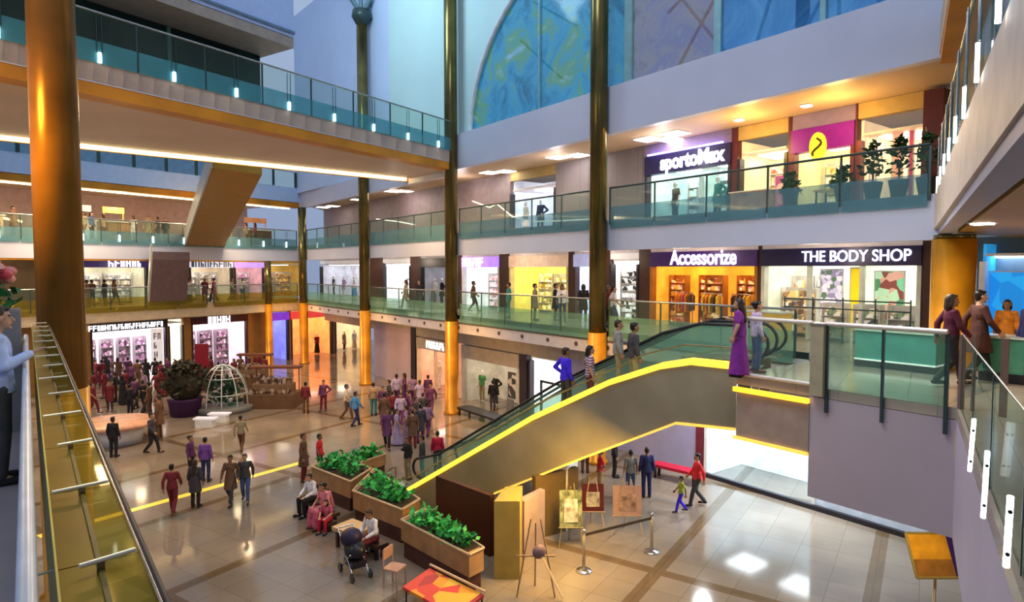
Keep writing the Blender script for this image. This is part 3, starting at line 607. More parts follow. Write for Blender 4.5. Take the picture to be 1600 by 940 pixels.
lc = empty('lit_post', LR.p(-6.35, 0, L1), 'khaki square newel post on the landing railing', 'post')  # plain khaki newel, nothing in it glows
obj('body', LR.box(MB(), -6.48, -6.22, -.1, .12, 4.9, 6.3), M('newel_khaki', (.42, .38, .26), .4), lc); obj('cap', LR.box(MB(), -6.5, -6.2, -.12, .14, 6.3, 6.34), steel, lc)
for i, (x, y0, y1) in enumerate(((1519, 655, 735), (1540, 705, 808), (1576, 775, 885))):
    a = onpl(x+3, y0, R1.o-R1.n*.10, R1.n); b = onpl(x-4, y1, R1.o-R1.n*.10, R1.n)
    t = empty('lit_clamp_post', b, ['farthest', 'middle', 'nearest'][i]+' of three white lit clamps below the lower right railing', 'clamp', 'lit railing clamps at lower right')
    obj('tube', MB().tube(a, b, .022), light_white, t)
    for k in (.2, .8): q = a.lerp(b, k); obj('bolt', MB().tube(q-CR*.035, q+CR*.035, .015), black, t)
for i, (y0, w, X, lab) in enumerate(((3.97, .09, 12.42, 'first rose metal post at the deck corner, lower right'), (3.78, .05, 12.41, 'slim middle rose post right of the deck corner'), (3.36, .10, 12.30, 'third post, khaki rose, rightmost of the corner posts'))):
    t = empty('rail_post', (X+.02, y0-w/2, 4.2), lab, 'post', 'rose corner posts')
    obj('shaft', MB().box((X, y0, 4.7), (.04, 0, 0), (0, -w, 0), (0, 0, 1.6)), M('post_rose', (.34, .22, .18), .25, metal=.4), t); obj('foot', MB().box((X-.01, y0+.02, 4.2), (.06, 0, 0), (0, -w-.04, 0), (0, 0, .5)), M('post_rose2', (.66, .52, .42), .4), t)
# glass display counter on the landing
t = empty('display_counter', (16.1, 6.45, L1), 'teal glass display counter standing in front of the cosmetics shop', 'counter')
KF = Fr((16.0, 0), (0, -1, 0)); a0, a1 = KF.u(1335, 545), KF.u(1462, 550)
obj('plinth', KF.box(MB(), a0, a1, -.6, 0, L1+.005, L1+.16), dark, t); obj('case', KF.box(MB(), a0, a1, -.58, -.02, L1+.2, L1+.86), M('case_teal', (.10, .36, .32), .15), t)
obj('top', KF.box(MB(), a0-.03, a1+.03, -.62, .02, L1+.87, L1+.92), M('pale_top', (.62, .72, .66), .2), t); obj('ledge', KF.box(MB(), a0, a1, -.60, .01, L1+.165, L1+.2), M('bright_edge', (.9, .95, .9), .3, emit=.6), t)
t = empty('display_counter', (15.2, 3.0, L1), 'green glass counter behind the walkers at the far right', 'counter')
a0, a1 = KF.u(1530, 545), KF.u(1600, 550)
obj('plinth', KF.box(MB(), a0, a1, -.6, 0, L1+.005, L1+.2), dark, t); obj('case', KF.box(MB(), a0, a1, -.58, -.02, L1+.2, L1+.9), M('case_green', (.12, .38, .26), .15), t); obj('top', KF.box(MB(), a0-.03, a1+.03, -.62, .02, L1+.91, L1+.96), M('pale_top', (.62, .72, .66), .2), t)
struct('floor_landing', MB().prism([(12.6, 4.2), (12.6, 8.25), (20.5, 8.25), (20.5, 4.2)], L1+.001, L1+.004), tile_mat('floor_green', (.42, .40, .36), (.38, .36, .33), (.28, .27, .24), 1.2, .12))

# ------------------------------------------------------------------ left foreground: walkway edge with golden ledge
NF = Fr((0, 0), (0, 1, 0))
struct('floor_walkway', MB().prism([(-6, -3), (.0, -3), (.0, 13), (-6, 13)], 4.75, L1), M('walk_mauve', (.42, .34, .36), .35, var=.06))
lg = empty('gold_ledge', (.15, 8, L1), 'golden metal ledge topping the walkway parapet, left foreground', 'ledge')
LZ = 6.25
obj('parapet', MB().prism([(.065, .8), (.17, .8), (.17, 16.4), (.065, 16.4)], L1, LZ-.02), M('ledge_gold', (.26, .18, .02), .3, metal=.3, var=.25, scale=1.2), lg)
for k in range(15):
    y0 = .9+k*1.03
    obj('plate', MB().prism([(.06, y0), (.19, y0), (.19, y0+1.02), (.06, y0+1.02)], LZ-.018, LZ), MATS['ledge_gold'], lg)
    obj('skirt_glass', MB().prism([(.20, y0), (.335, y0), (.335, y0+1.02), (.20, y0+1.02)], LZ-.01, LZ-.002), glass_olive, lg, 'yellow tinted glass strip')
    obj('bracket', MB().tube((.125 if k % 2 else .07, y0+.9, LZ+.045), (.31, y0+.94, LZ+.045), .0105), M('bracket_white', (.80, .74, .66), .3, metal=.3), lg)
    obj('stud', MB().lathe((.195, y0+.92, LZ), [(.014, 0), (.014, .035)], 8), M('stud_dark', (.14, .09, .03), .4), lg)
obj('seam_bar', MB().box((.186, .8, LZ-.02), (.018, 0, 0), (0, 15.6, 0), (0, 0, .03)), M('seam_olive', (.16, .12, .03), .35), lg)
obj('edge_tube', MB().tube((.352, .8, LZ), (.352, 16.4, LZ), .014), black, lg, 'black tube along the outer edge')
obj('edge_rail', MB().tube((.335, .8, LZ+.012), (.335, 16.4, LZ+.012), .006), steel, lg)
obj('near_edge', MB().box((.055, .8, LZ-.02), (.008, 0, 0), (0, 15.6, 0), (0, 0, .035)), M('edge_yellow', (.62, .48, .12), .4), lg)
nr = empty('walkway_railing', (-.05, 5, L1), 'pale round handrail with glass beside the walkway, left edge', 'railing')
obj('handrail', MB().path([(-.03, .8, 6.30), (-.03, 13.2, 6.30), (-.06, 13.6, 6.2)], .032, 10), M('rail_pale', (.66, .68, .78), .3, metal=.2), nr)
for k in range(7): obj('glass_pane', MB().box((-.055, .8+k*1.8, 5.1), (.012, 0, 0), (0, 1.76, 0), (0, 0, 1.15)), glass_clear, nr)
for k in range(1, 7): obj('post', MB().tube((-.03, .78+k*1.8, 5.05), (-.03, .78+k*1.8, 6.27), .014), steel, nr)
for k, y in enumerate((1.9, 2.7, 3.6)): tag(obj('crossbar', MB().tube((.0, y, 6.0), (.062, y+.01, 6.0), .006), M('bracket_white', (.80, .74, .66), .3, metal=.3)), ['nearest', 'middle', 'farthest'][k]+' short pale bar between the round handrail and the golden ledge', 'bar', 'short crossbars')
pl = empty('planter', (-1.6, 12.2, L1), 'long planter with green hedge and red white flowers at the far left', 'planter')
obj('trough', MB().prism([(-4, 11.6), (-.08, 11.6), (-.08, 12.5), (-4, 12.5)], L1, 6.8), M('trough_grey', (.26, .24, .24), .5), pl)
def leaves(mb, n, xr, yr, zr, s, seed=1):
    r = random.Random(seed)
    for _ in range(n):
        c = V((r.uniform(*xr), r.uniform(*yr), r.uniform(*zr))); a = V((r.uniform(-1, 1), r.uniform(-1, 1), r.uniform(-.3, .9))).normalized(); b = a.cross(V((r.uniform(-1, 1), r.uniform(-1, 1), r.uniform(-1, 1)))).normalized()
        k = s*r.uniform(.6, 1.2); mb.add([c-a*k*.2, c+a*k*.4+b*k*.32, c+a*k, c+a*k*.4-b*k*.32], [(0, 1, 2, 3)])
    return mb
obj('foliage', leaves(MB(), 500, (-4, -.12), (11.6, 12.4), (6.8, 7.18), .22, 3), M('leaf_dark', (.02, .14, .03), .5, var=.6, scale=8), pl)
fl = MB(); r = random.Random(5)
for _ in range(60): fl.ell((r.uniform(-4, -.15), r.uniform(11.7, 12.3), r.uniform(7.15, 7.5)), (.1, .1, .08), 6, 4)
tag(obj('flowers', fl, cells_mat('flowers', [(.7, .1, .12), (.85, .8, .75), (.8, .35, .3), (.5, .08, .1)], (4, 4, 4)), pl), kind='stuff')

# ------------------------------------------------------------------ ground floor furniture
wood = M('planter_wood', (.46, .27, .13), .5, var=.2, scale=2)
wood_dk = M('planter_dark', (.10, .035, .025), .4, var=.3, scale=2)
def wood_planter(poly, z, label, seed, dens=260):
    cx = sum(p[0] for p in poly)/len(poly); cy = sum(p[1] for p in poly)/len(poly)
    t = empty('planter', (cx, cy, 0), label, 'planter', 'stepped wooden planters by the escalator foot')
    sh = lambda k: [(cx+(x-cx)*k, cy+(y-cy)*k) for x, y in poly]
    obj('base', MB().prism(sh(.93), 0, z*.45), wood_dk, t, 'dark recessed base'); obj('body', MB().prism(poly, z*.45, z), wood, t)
    rim = MB(); n = len(poly)
    for i in range(n): rim.tube((*poly[i], z+.01), (*poly[(i+1) % n], z+.01), .035)
    obj('rim', rim, M('rim_tan', (.62, .44, .26), .45), t)
    mb = MB(); r = random.Random(seed)
    ins = sh(.82)
    for _ in range(dens):
        i = r.randrange(n-2); a, b, c = ins[0], ins[i+1], ins[i+2]; u, v = r.random(), r.random()
        if u+v > 1: u, v = 1-u, 1-v
        x = a[0]+(b[0]-a[0])*u+(c[0]-a[0])*v; y = a[1]+(b[1]-a[1])*u+(c[1]-a[1])*v
        leaves(mb, 1, (x, x), (y, y), (z, z+.28), .20, r.random())
    obj('soil', MB().prism(sh(.9), z-.02, z+.015), M('soil', (.06, .04, .02), .8), t)
    o = obj('plants', mb, M('leaf_bright', (.06, .42, .10), .5, var=.7, scale=7), t)
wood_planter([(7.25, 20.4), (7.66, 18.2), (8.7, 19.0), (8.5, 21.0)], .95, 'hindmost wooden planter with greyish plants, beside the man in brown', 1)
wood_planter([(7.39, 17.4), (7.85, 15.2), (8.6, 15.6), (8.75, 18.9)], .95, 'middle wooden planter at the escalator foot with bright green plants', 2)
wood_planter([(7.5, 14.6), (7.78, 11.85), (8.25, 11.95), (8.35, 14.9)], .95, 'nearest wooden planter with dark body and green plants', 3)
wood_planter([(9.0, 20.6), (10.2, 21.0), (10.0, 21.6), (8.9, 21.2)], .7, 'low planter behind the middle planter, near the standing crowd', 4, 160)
def bench(c, ax, w, d, h, label, top, leg, name='bench'):
    t = empty(name, c, label, name.replace('_', ' ')); ax = V(ax).normalized(); ay = UP.cross(ax); c = V(c)
    obj('seat', MB().box(c-ax*w/2-ay*d/2+UP*(h-.1), ax*w, ay*d, UP*.1), top, t)
    for s in (-1, 1):
        for q in (-1, 1): obj('leg', MB().box(c+ax*(s*(w/2-.12)-.04)+ay*(q*(d/2-.1)-.04), ax*.08, ay*.08, UP*(h-.1)), leg, t)
    return t
bench((6.75, 15.9, 0), (.3, -1, 0), .9, .7, .55, 'square tan stool table beside the pram', M('tan_top', (.62, .42, .22), .5), brown_dk, 'side_table')
bench((17.6, 25.6, 0), (0, 1, 0), 3.4, .8, .42, 'low black bench on the floor right of the golden column', dark, black)
bench((17.9, 14.1, 0), (.2, -1, 0), 1.7, .5, .5, 'red bench against the lavender wall below the landing', M('bench_red', (.55, .02, .06), .4), dark)
# pram
def pram(x, y, rz, label):
    t = empty('pram', (x, y, 0), label, 'pram'); 
    obj('seat', MB().ell((x, y, .62), (.26, .34, .22)), black, t); obj('hood', MB().ell((x-.02, y+.16, .86), (.27, .26, .24)), M('pram_navy', (.03, .02, .06), .5), t)
    fr = MB(); 
    for s in (-.2, .2): fr.tube((x+s, y-.35, .12), (x+s, y+.3, .75), .014); fr.tube((x+s, y+.35, .12), (x+s, y-.2, .6), .014); fr.tube((x+s, y+.3, .75), (x+s, y+.55, 1.02), .014)
    fr.tube((x-.2, y+.55, 1.02), (x+.2, y+.55, 1.02), .018); obj('frame', fr, steel, t)
    obj('basket', MB().cbox((x, y, .25), .36, .5, .16), dark, t)
    for sx in (-.23, .23):
        for sy in (-.36, .36): obj('wheel', MB().tube((x+sx-.02, y+sy, .11), (x+sx+.02, y+sy, .11), .11, n=14), black, t)
pram(6.15, 14.4, 0, 'black pram parked beside the seated woman in white')
# orange and red mattress-like game board lying in front of the nearest planter
t = empty('display_stand', (7.0, 11.6, 0), 'red and orange tilted display board at the foot of the nearest planter', 'display')
obj('board', MB().box((6.42, 12.45, .34), (.30, -1.75, 0), (.75, .12, .16), (0, 0, .06)), cells_mat('redorange', [(.85, .35, .03), (.75, .08, .05), (.9, .5, .05), (.5, .05, .05)], (3, 3, 3)), t)
obj('rail', MB().tube((7.2, 12.6, .62), (7.5, 10.8, .62), .03), M('tan_rail', (.7, .5, .3), .4), t)
for p in ((6.48, 12.4, .34), (6.76, 10.75, .34), (7.16, 12.5, .5), (7.44, 10.85, .5)): obj('leg', MB().tube((p[0], p[1], 0), p, .02), brown_dk, t)
# chair-like pink stool
def chair(x, y, rz, label, mat):
    t = empty('folding_chair', (x, y, 0), label, 'chair'); ca, sa = math.cos(rz), math.sin(rz)
    P = lambda a, b, z: (x+ca*a-sa*b, y+sa*a+ca*b, z)
    obj('seat', MB().box(P(-.2, -.2, .43), V((ca, sa, 0))*.4, V((-sa, ca, 0))*.4, (0, 0, .04)), mat, t)
    for a in (-.18, .18):
        for b in (-.18, .18): obj('leg', MB().tube(P(a, b, 0), P(a, b, .9 if b > 0 else .43), .02), mat, t)
    obj('backrest', MB().box(P(-.2, .17, .65), V((ca, sa, 0))*.4, V((-sa, ca, 0))*.03, (0, 0, .25)), mat, t)
chair(6.65, 13.3, .5, 'pinkish wooden chair between the pram and the nearest planter', M('chair_pink', (.62, .36, .26), .5))
# stanchions with belt
for i, (x, y) in enumerate(((10.68, 11.16), (12.83, 10.86))):
    t = empty('stanchion', (x, y, 0), ['left steel barrier post holding the belt', 'right steel barrier post holding the belt'][i], 'barrier post', 'barrier posts')
    obj('base', MB().lathe((x, y, 0), [(.2, 0), (.19, .03), (.05, .06)], 16), steel, t); obj('pole', MB().lathe((x, y, .05), [(.035, 0), (.035, .92)], 10), M('post_tan', (.45, .38, .28), .3, metal=.5), t); obj('cap', MB().lathe((x, y, .97), [(.05, 0), (.05, .06), (.02, .09)], 10), steel, t)
bl = MB().box((10.68, 11.14, .88), (2.15, -.30, 0), (0, .02, 0), (0, 0, .07)); tag(obj('barrier_belt', bl, M('belt_brown', (.10, .07, .05), .6)), 'dark belt stretched between the two steel barrier posts', 'belt')
def easel(x, y, rz, h, w, label, pm, legm, board=True, zb=.55):
    t = empty('easel', (x, y, 0), label, 'easel', 'display easels'); ca, sa = math.cos(rz), math.sin(rz)
    P = lambda a, b, z: (x+ca*a-sa*b, y+sa*a+ca*b, z)
    for a in (-w*.45, w*.45): obj('leg', MB().tube(P(a*1.2, 0, 0), P(a*.3, .14, h), .018), legm, t)
    obj('leg', MB().tube(P(0, .55, 0), P(0, .14, h*.95), .018), legm, t); obj('ledge', MB().tube(P(-w*.55, .02, zb), P(w*.55, .02, zb), .02), legm, t)
    if board:
        b = obj('poster', MB().box(P(-w/2, .03, zb+.02), V((ca, sa, 0))*w, V((-sa, ca, 0))*.02, V((-sa*.12, ca*.12, 1))*(h-zb-.2)), pm, t)
        obj('picture', MB().box(P(-w*.3, .015, zb+.15), V((ca, sa, 0))*w*.6, V((-sa, ca, 0))*.012, V((-sa*.12, ca*.12, 1))*(h-zb-.55)), M('picture_'+label[:9], random.choice([(.5, .35, .3), (.7, .6, .55), (.3, .2, .2)]), .5, var=.6, scale=5), b)
rzv = -TH
easel(12.55, 12.75, rzv, 1.5, .62, 'dark red poster on an easel behind the barrier belt', M('poster_red', (.16, .03, .03), .4), M('easel_tan', (.60, .44, .32), .5))
easel(13.1, 11.95, rzv, 1.55, .8, 'pink topped easel with black and white picture behind the belt', M('poster_pink', (.62, .42, .38), .4), M('easel_tan', (.60, .44, .32), .5))
easel(11.3, 12.3, rzv, 1.7, .6, 'green easel with small pictures beside the white pillar', M('poster_green', (.30, .34, .22), .4, var=.7, scale=6), M('easel_olive', (.30, .26, .16), .5))
easel(8.95, 10.9, rzv, 1.75, .8, 'bare wooden artist easel in the dim area under the escalator', None, M('easel_wood', (.42, .27, .14), .5), board=False, zb=.95)
tag(obj('wooden_plank', MB().box((8.95, 10.7, .95), (.34, -.32, -.9), (.05, .05, 0), (.02, .02, .06)), M('plank', (.72, .50, .30), .5)), 'pale plank leaning on the bare wooden easel', 'plank')
tag(obj('canvas_bag', MB().ell((8.98, 10.82, 1.08), (.18, .12, .16)), M('bag_mauve', (.24, .15, .16), .6)), 'dark mauve bag resting on the bare wooden easel', 'bag')
# pillar, screens and pedestal under the escalator
struct('trim_pillar_white', MB().prism([(11.8, 13.4), (11.98, 13.2), (12.2, 13.35), (12.02, 13.55)], 0, 2.2), white_m)
gr = [(onz(772, 905, 0)), (onz(812, 905, 0))]
struct('wall_under_stair', MB().prism([v2(gr[0]), v2(gr[1]), (9.9, 12.6), (9.5, 12.8)], 0, 1.9), M('khaki', (.40, .30, .08), .4))
struct('wall_under_stair_mauve', MB().prism([(9.92, 12.55), (10.9, 12.9), (10.9, 13.1), (9.9, 12.8)], 0, 1.5), M('mauve_tan', (.44, .33, .30), .4))
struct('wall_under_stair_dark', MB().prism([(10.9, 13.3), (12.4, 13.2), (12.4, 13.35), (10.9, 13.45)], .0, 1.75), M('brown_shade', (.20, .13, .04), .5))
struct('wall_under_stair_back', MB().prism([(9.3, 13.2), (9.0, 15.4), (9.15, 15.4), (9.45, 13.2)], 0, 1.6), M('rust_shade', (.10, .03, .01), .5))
wl = empty('light_box', (12.9, 14.1, 0), 'white glowing light box panel behind the white pillar', 'light box')
obj('face', MB().box((12.8, 14.7, .1), (.55, -.45, 0), (.05, .05, 0), (0, 0, 1.9)), M('lb_white', (.9, .88, .88), .4, emit=.5), wl); obj('foot', MB().box((12.75, 14.72, 0), (.66, -.54, 0), (.1, .1, 0), (0, 0, .1)), white_m, wl)
# tilted sign board on pole at the lower right
q = onz(1458, 985, 0); t = empty('sign_board', q, 'tilted orange and brown sign board on a pole, lower right corner', 'sign')
obj('pole', MB().lathe(q, [(.22, 0), (.2, .03), (.035, .05), (.03, 1.35)], 12), M('pole_tan', (.45, .34, .22), .4, metal=.3), t)
n = V((-F0.x, -F0.y, .55)).normalized(); ax = RT; ay = n.cross(ax)
c0 = q+UP*1.58-ax*.52-ay*.42
obj('board', MB().box(c0, ax*1.04, ay*.84, n*.04), M('board_orange', (.85, .36, .02), .35, var=.35, scale=2), t)
obj('frame', MB().path([c0+n*.03, c0+ax*1.04+n*.03, c0+ax*1.04+ay*.84+n*.03, c0+ay*.84+n*.03, c0+n*.03], .03), M('board_frame', (.40, .28, .06), .4), t)
obj('lower_band', MB().box(c0+ax*.02+n*.042, ax*.78, ay*.34, n*.003), M('board_brown', (.40, .17, .02), .4, var=.3), t)
obj('side_stripe', MB().box(c0+ax*.8+n*.042, ax*.22, ay*.82, n*.004), M('stripe_indigo', (.06, .02, .14), .4), t, 'dark indigo stripe')
# far ground floor kiosks
def kiosk(p, label, r, h, canopy, body, name='kiosk', stripe=None):
    t = empty(name, p, label, 'kiosk'); p = V(p)
    obj('counter', MB().lathe(p, [(r*.75, 0), (r*.8, .9), (r*.85, .95)], 12), body, t)
    obj('pole', MB().lathe(p+UP*.9, [(.06, 0), (.06, h-1.0)], 8), steel, t)
    obj('canopy', MB().lathe(p+UP*(h-.9), [(r*1.15, 0), (r*1.1, .35), (r*.75, .8), (r*.2, 1.0)], 14), canopy, t)
    if stripe: obj('valance', MB().lathe(p+UP*(h-1.15), [(r*1.12, 0), (r*1.16, .24)], 14), stripe, t)
p = onz(290, 648, 0); t = empty('bush_display', p, 'dark bushy plant display with purple band in front of the white shops', 'plant display')
obj('tub', MB().lathe(p, [(.7, 0), (.8, .8), (.85, .85)], 14), M('tub_purple', (.07, .02, .10), .5), t)
mb = MB(); r = random.Random(4)
for _ in range(420):
    a = r.uniform(0, 2*PI); e = r.uniform(-.3, 1.5); q = 1.25*r.random()**.33; leaves(mb, 1, (p.x+q*math.cos(a)*math.cos(e),)*2, (p.y+q*math.sin(a)*math.cos(e),)*2, (1.5+q*.95*math.sin(e),)*2, .34, r.random())
obj('foliage', mb, M('leaf_shadow', (.05, .045, .02), .6, var=.7, scale=5), t); obj('core', MB().ell((p.x, p.y, 1.5), (.85, .85, .8)), M('bush_core', (.03, .022, .012), .8), t)  # very dark brown leaves around a darker core
def stall(p, w, d, h, label, seed):
    t = empty('goods_stall', p, label, 'stall', 'brown goods stalls'); p = V(p); r = random.Random(seed); bm = M('k_brown', (.18, .10, .05), .5)
    obj('counter', MB().box(p-RT*w/2-F0*d/2, RT*w, F0*d, UP*h*.5), bm, t); obj('shelf', MB().box(p-RT*w*.4-F0*d*.2+UP*h*.5, RT*w*.8, F0*d*.5, UP*h*.32), M('stall_mid', (.24, .15, .09), .5), t)
    g = MB()
    for _ in range(46):
        q = p+RT*r.uniform(-w*.47, w*.42)+F0*r.uniform(-d*.45, -d*.24)+UP*h*.502; g.box(q, RT*r.uniform(.08, .2), F0*.14, UP*r.uniform(.08, .3))
        q = p+RT*r.uniform(-w*.38, w*.3)+F0*r.uniform(-d*.15, d*.2)+UP*h*.822; g.box(q, RT*r.uniform(.08, .2), F0*.14, UP*r.uniform(.1, .35))
    tag(obj('merchandise', g, cells_mat('goods_brown', [(.16, .09, .05), (.34, .24, .16), (.46, .38, .32), (.10, .05, .04)], (5, 5, 5)), t), kind='stuff')
    for a in (-.45, .45): obj('post', MB().tube(p+RT*w*a+F0*d*.4+UP*h*.5, p+RT*w*a+F0*d*.4+UP*(h+.5), .03), bm, t)
    obj('canopy', MB().box(p-RT*w*.52+F0*d*.1+UP*(h+.5), RT*w*1.04, F0*d*.4, UP*.12), M('stall_top', (.22, .08, .04), .5), t)
stall(onz(428, 634, 0), 2.6, 1.6, 1.5, 'broad brown stall piled with goods near the thin column', 1)
stall(onz(396, 610, 0), 2.0, 1.2, 1.6, 'darker brown stall behind the lattice dome', 2)
p = onz(350, 640, 0); t = empty('lattice_dome', p, 'silvery open lattice dome display in front of the second white shop', 'display')
lm = MB()
for k in range(10):
    a = k*2*PI/10; pts = [p+V((1.25*math.cos(a)*math.cos(e), 1.25*math.sin(a)*math.cos(e), .3+2.1*math.sin(e))) for e in [PI/2*j/6 for j in range(7)]]; lm.path(pts, .035, 5)
for e in (.3, .75, 1.1):
    pts = [p+V((1.25*math.cos(a)*math.cos(e), 1.25*math.sin(a)*math.cos(e), .3+2.1*math.sin(e))) for a in [2*PI*j/12 for j in range(13)]]; lm.path(pts, .03, 5)
obj('lattice', lm, M('lattice_silver', (.62, .68, .66), .3, metal=.4), t); obj('base', MB().lathe(p, [(1.5, 0), (1.5, .28), (1.4, .3)], 16), M('dome_base', (.20, .20, .20), .4), t)
obj('plants', leaves(MB(), 160, (p.x-.7, p.x+.7), (p.y-.7, p.y+.7), (.4, 1.6), .35, 9), M('leaf_dome', (.03, .09, .05), .5, var=.6), t)
p = onz(182, 690, 0); t = empty('round_platform', p, 'low round peach display platform at the far left, on a white drum', 'platform')
obj('drum', MB().lathe(p, [(1.0, 0), (1.05, .75)], 20), white_m, t); obj('top', MB().lathe(p+UP*.76, [(1.55, 0), (1.55, .12), (1.45, .16)], 24), M('peach', (.75, .42, .26), .35, var=.2), t)
tag(obj('red_banner', MB().box(onz(306, 612, 0), RT*.8, F0*.05, UP*2.9), M('banner_red', (.28, .015, .03), .5)), 'tall dark red banner behind the dark bushy plant display', 'banner')
# glossy white benches on the central floor, seats given a faint glow
for i, (x, y) in enumerate(((318, 668), (340, 660))):
    p = onz(x, y, 0); t = empty('floor_bench', p, ['left white glossy bench on the floor left of the walking man', 'right white glossy bench on the floor left of the walking man'][i], 'bench')
    obj('seat', MB().box(p-RT*.5+UP*.36, RT*1.0, F0*.45, UP*.07), M('bench_glow', (.85, .82, .9), .3, emit=.25), t); obj('base', MB().box(p-RT*.4, RT*.8, F0*.35, UP*.355), white_m, t)
# ------------------------------------------------------------------ people
def finish(mb, name, voxel, smooth=3):
    ob = bpy.data.objects.new(name, mb.mesh(name)); COL.objects.link(ob)
    md = ob.modifiers.new('r', 'REMESH'); md.mode = 'VOXEL'; md.voxel_size = voxel; md.use_smooth_shade = True
    ms = ob.modifiers.new('s', 'SMOOTH'); ms.iterations = smooth; ms.factor = .5
    dg = bpy.context.evaluated_depsgraph_get(); me = bpy.data.meshes.new_from_object(ob.evaluated_get(dg))
    bpy.data.objects.remove(ob); me.name = name; return me
def pose(kind):
    """joint positions for a 1.70 m figure facing -Y; arms given as elbow, wrist"""
    J = dict(pel=V((0, 0, .93)), bel=V((0, .0, 1.07)), che=V((0, .0, 1.27)), nec=V((0, .01, 1.45)), hed=V((0, -.015, 1.59)))
    for s, n in ((1, 'L'), (-1, 'R')):
        J['sh'+n] = V((s*.170, .01, 1.385)); J['el'+n] = V((s*.222, .035, 1.12)); J['wr'+n] = V((s*.245, -.04, .89))
        J['hi'+n] = V((s*.09, 0, .91)); J['kn'+n] = V((s*.10, -.015, .49)); J['an'+n] = V((s*.10, .02, .08))
    if kind == 'walk':
        J['knL'] = V((.09, -.16, .51)); J['anL'] = V((.09, -.24, .10)); J['knR'] = V((-.09, -.02, .49)); J['anR'] = V((-.09, .27, .13))
        J['elL'] = V((.24, .13, 1.15)); J['wrL'] = V((.24, .14, .90)); J['elR'] = V((-.24, -.05, 1.14)); J['wrR'] = V((-.22, -.22, .95))
    if kind == 'phone':
        J['elR'] = V((-.22, -.03, 1.14)); J['wrR'] = V((-.10, -.25, 1.24)); J['anL'] = V((.13, .05, .08)); J['hed'] = V((0, -.035, 1.585))
    if kind == 'hip':
        J['elL'] = V((.36, .10, 1.17)); J['wrL'] = V((.17, -.04, 1.00)); J['anR'] = V((-.15, -.03, .08)); J['knR'] = V((-.12, -.03, .49))
    if kind == 'ride':
        J['elL'] = V((.30, -.10, 1.16)); J['wrL'] = V((.32, -.33, 1.10)); J['knL'] = V((.10, -.06, .50)); J['anL'] = V((.11, -.02, .10))
    if kind == 'push':
        for s, n in ((1, 'L'), (-1, 'R')): J['el'+n] = V((s*.21, -.10, 1.15)); J['wr'+n] = V((s*.17, -.34, 1.10))
        J['knL'] = V((.09, -.12, .50)); J['anL'] = V((.09, -.14, .08)); J['anR'] = V((-.09, .18, .10))
    if kind == 'sit':
        for k in ('pel', 'bel', 'che', 'nec', 'hed'): J[k] = J[k]-V((0, 0, .42))
        J['che'] += V((0, -.06, 0)); J['nec'] += V((0, -.11, -.01)); J['hed'] += V((0, -.15, -.03))
        for s, n in ((1, 'L'), (-1, 'R')):
            J['sh'+n] = V((s*.18, -.08, .97)); J['el'+n] = V((s*.24, -.14, .72)); J['wr'+n] = V((s*.14, -.36, .62))
            J['hi'+n] = V((s*.09, 0, .49)); J['kn'+n] = V((s*.13, -.42, .50)); J['an'+n] = V((s*.13, -.40, .08))
    return J
POSES = {k: pose(k) for k in ('stand', 'walk', 'phone', 'hip', 'ride', 'push', 'sit')}
def fdir(J, n):
    return V((0, -1, 0))
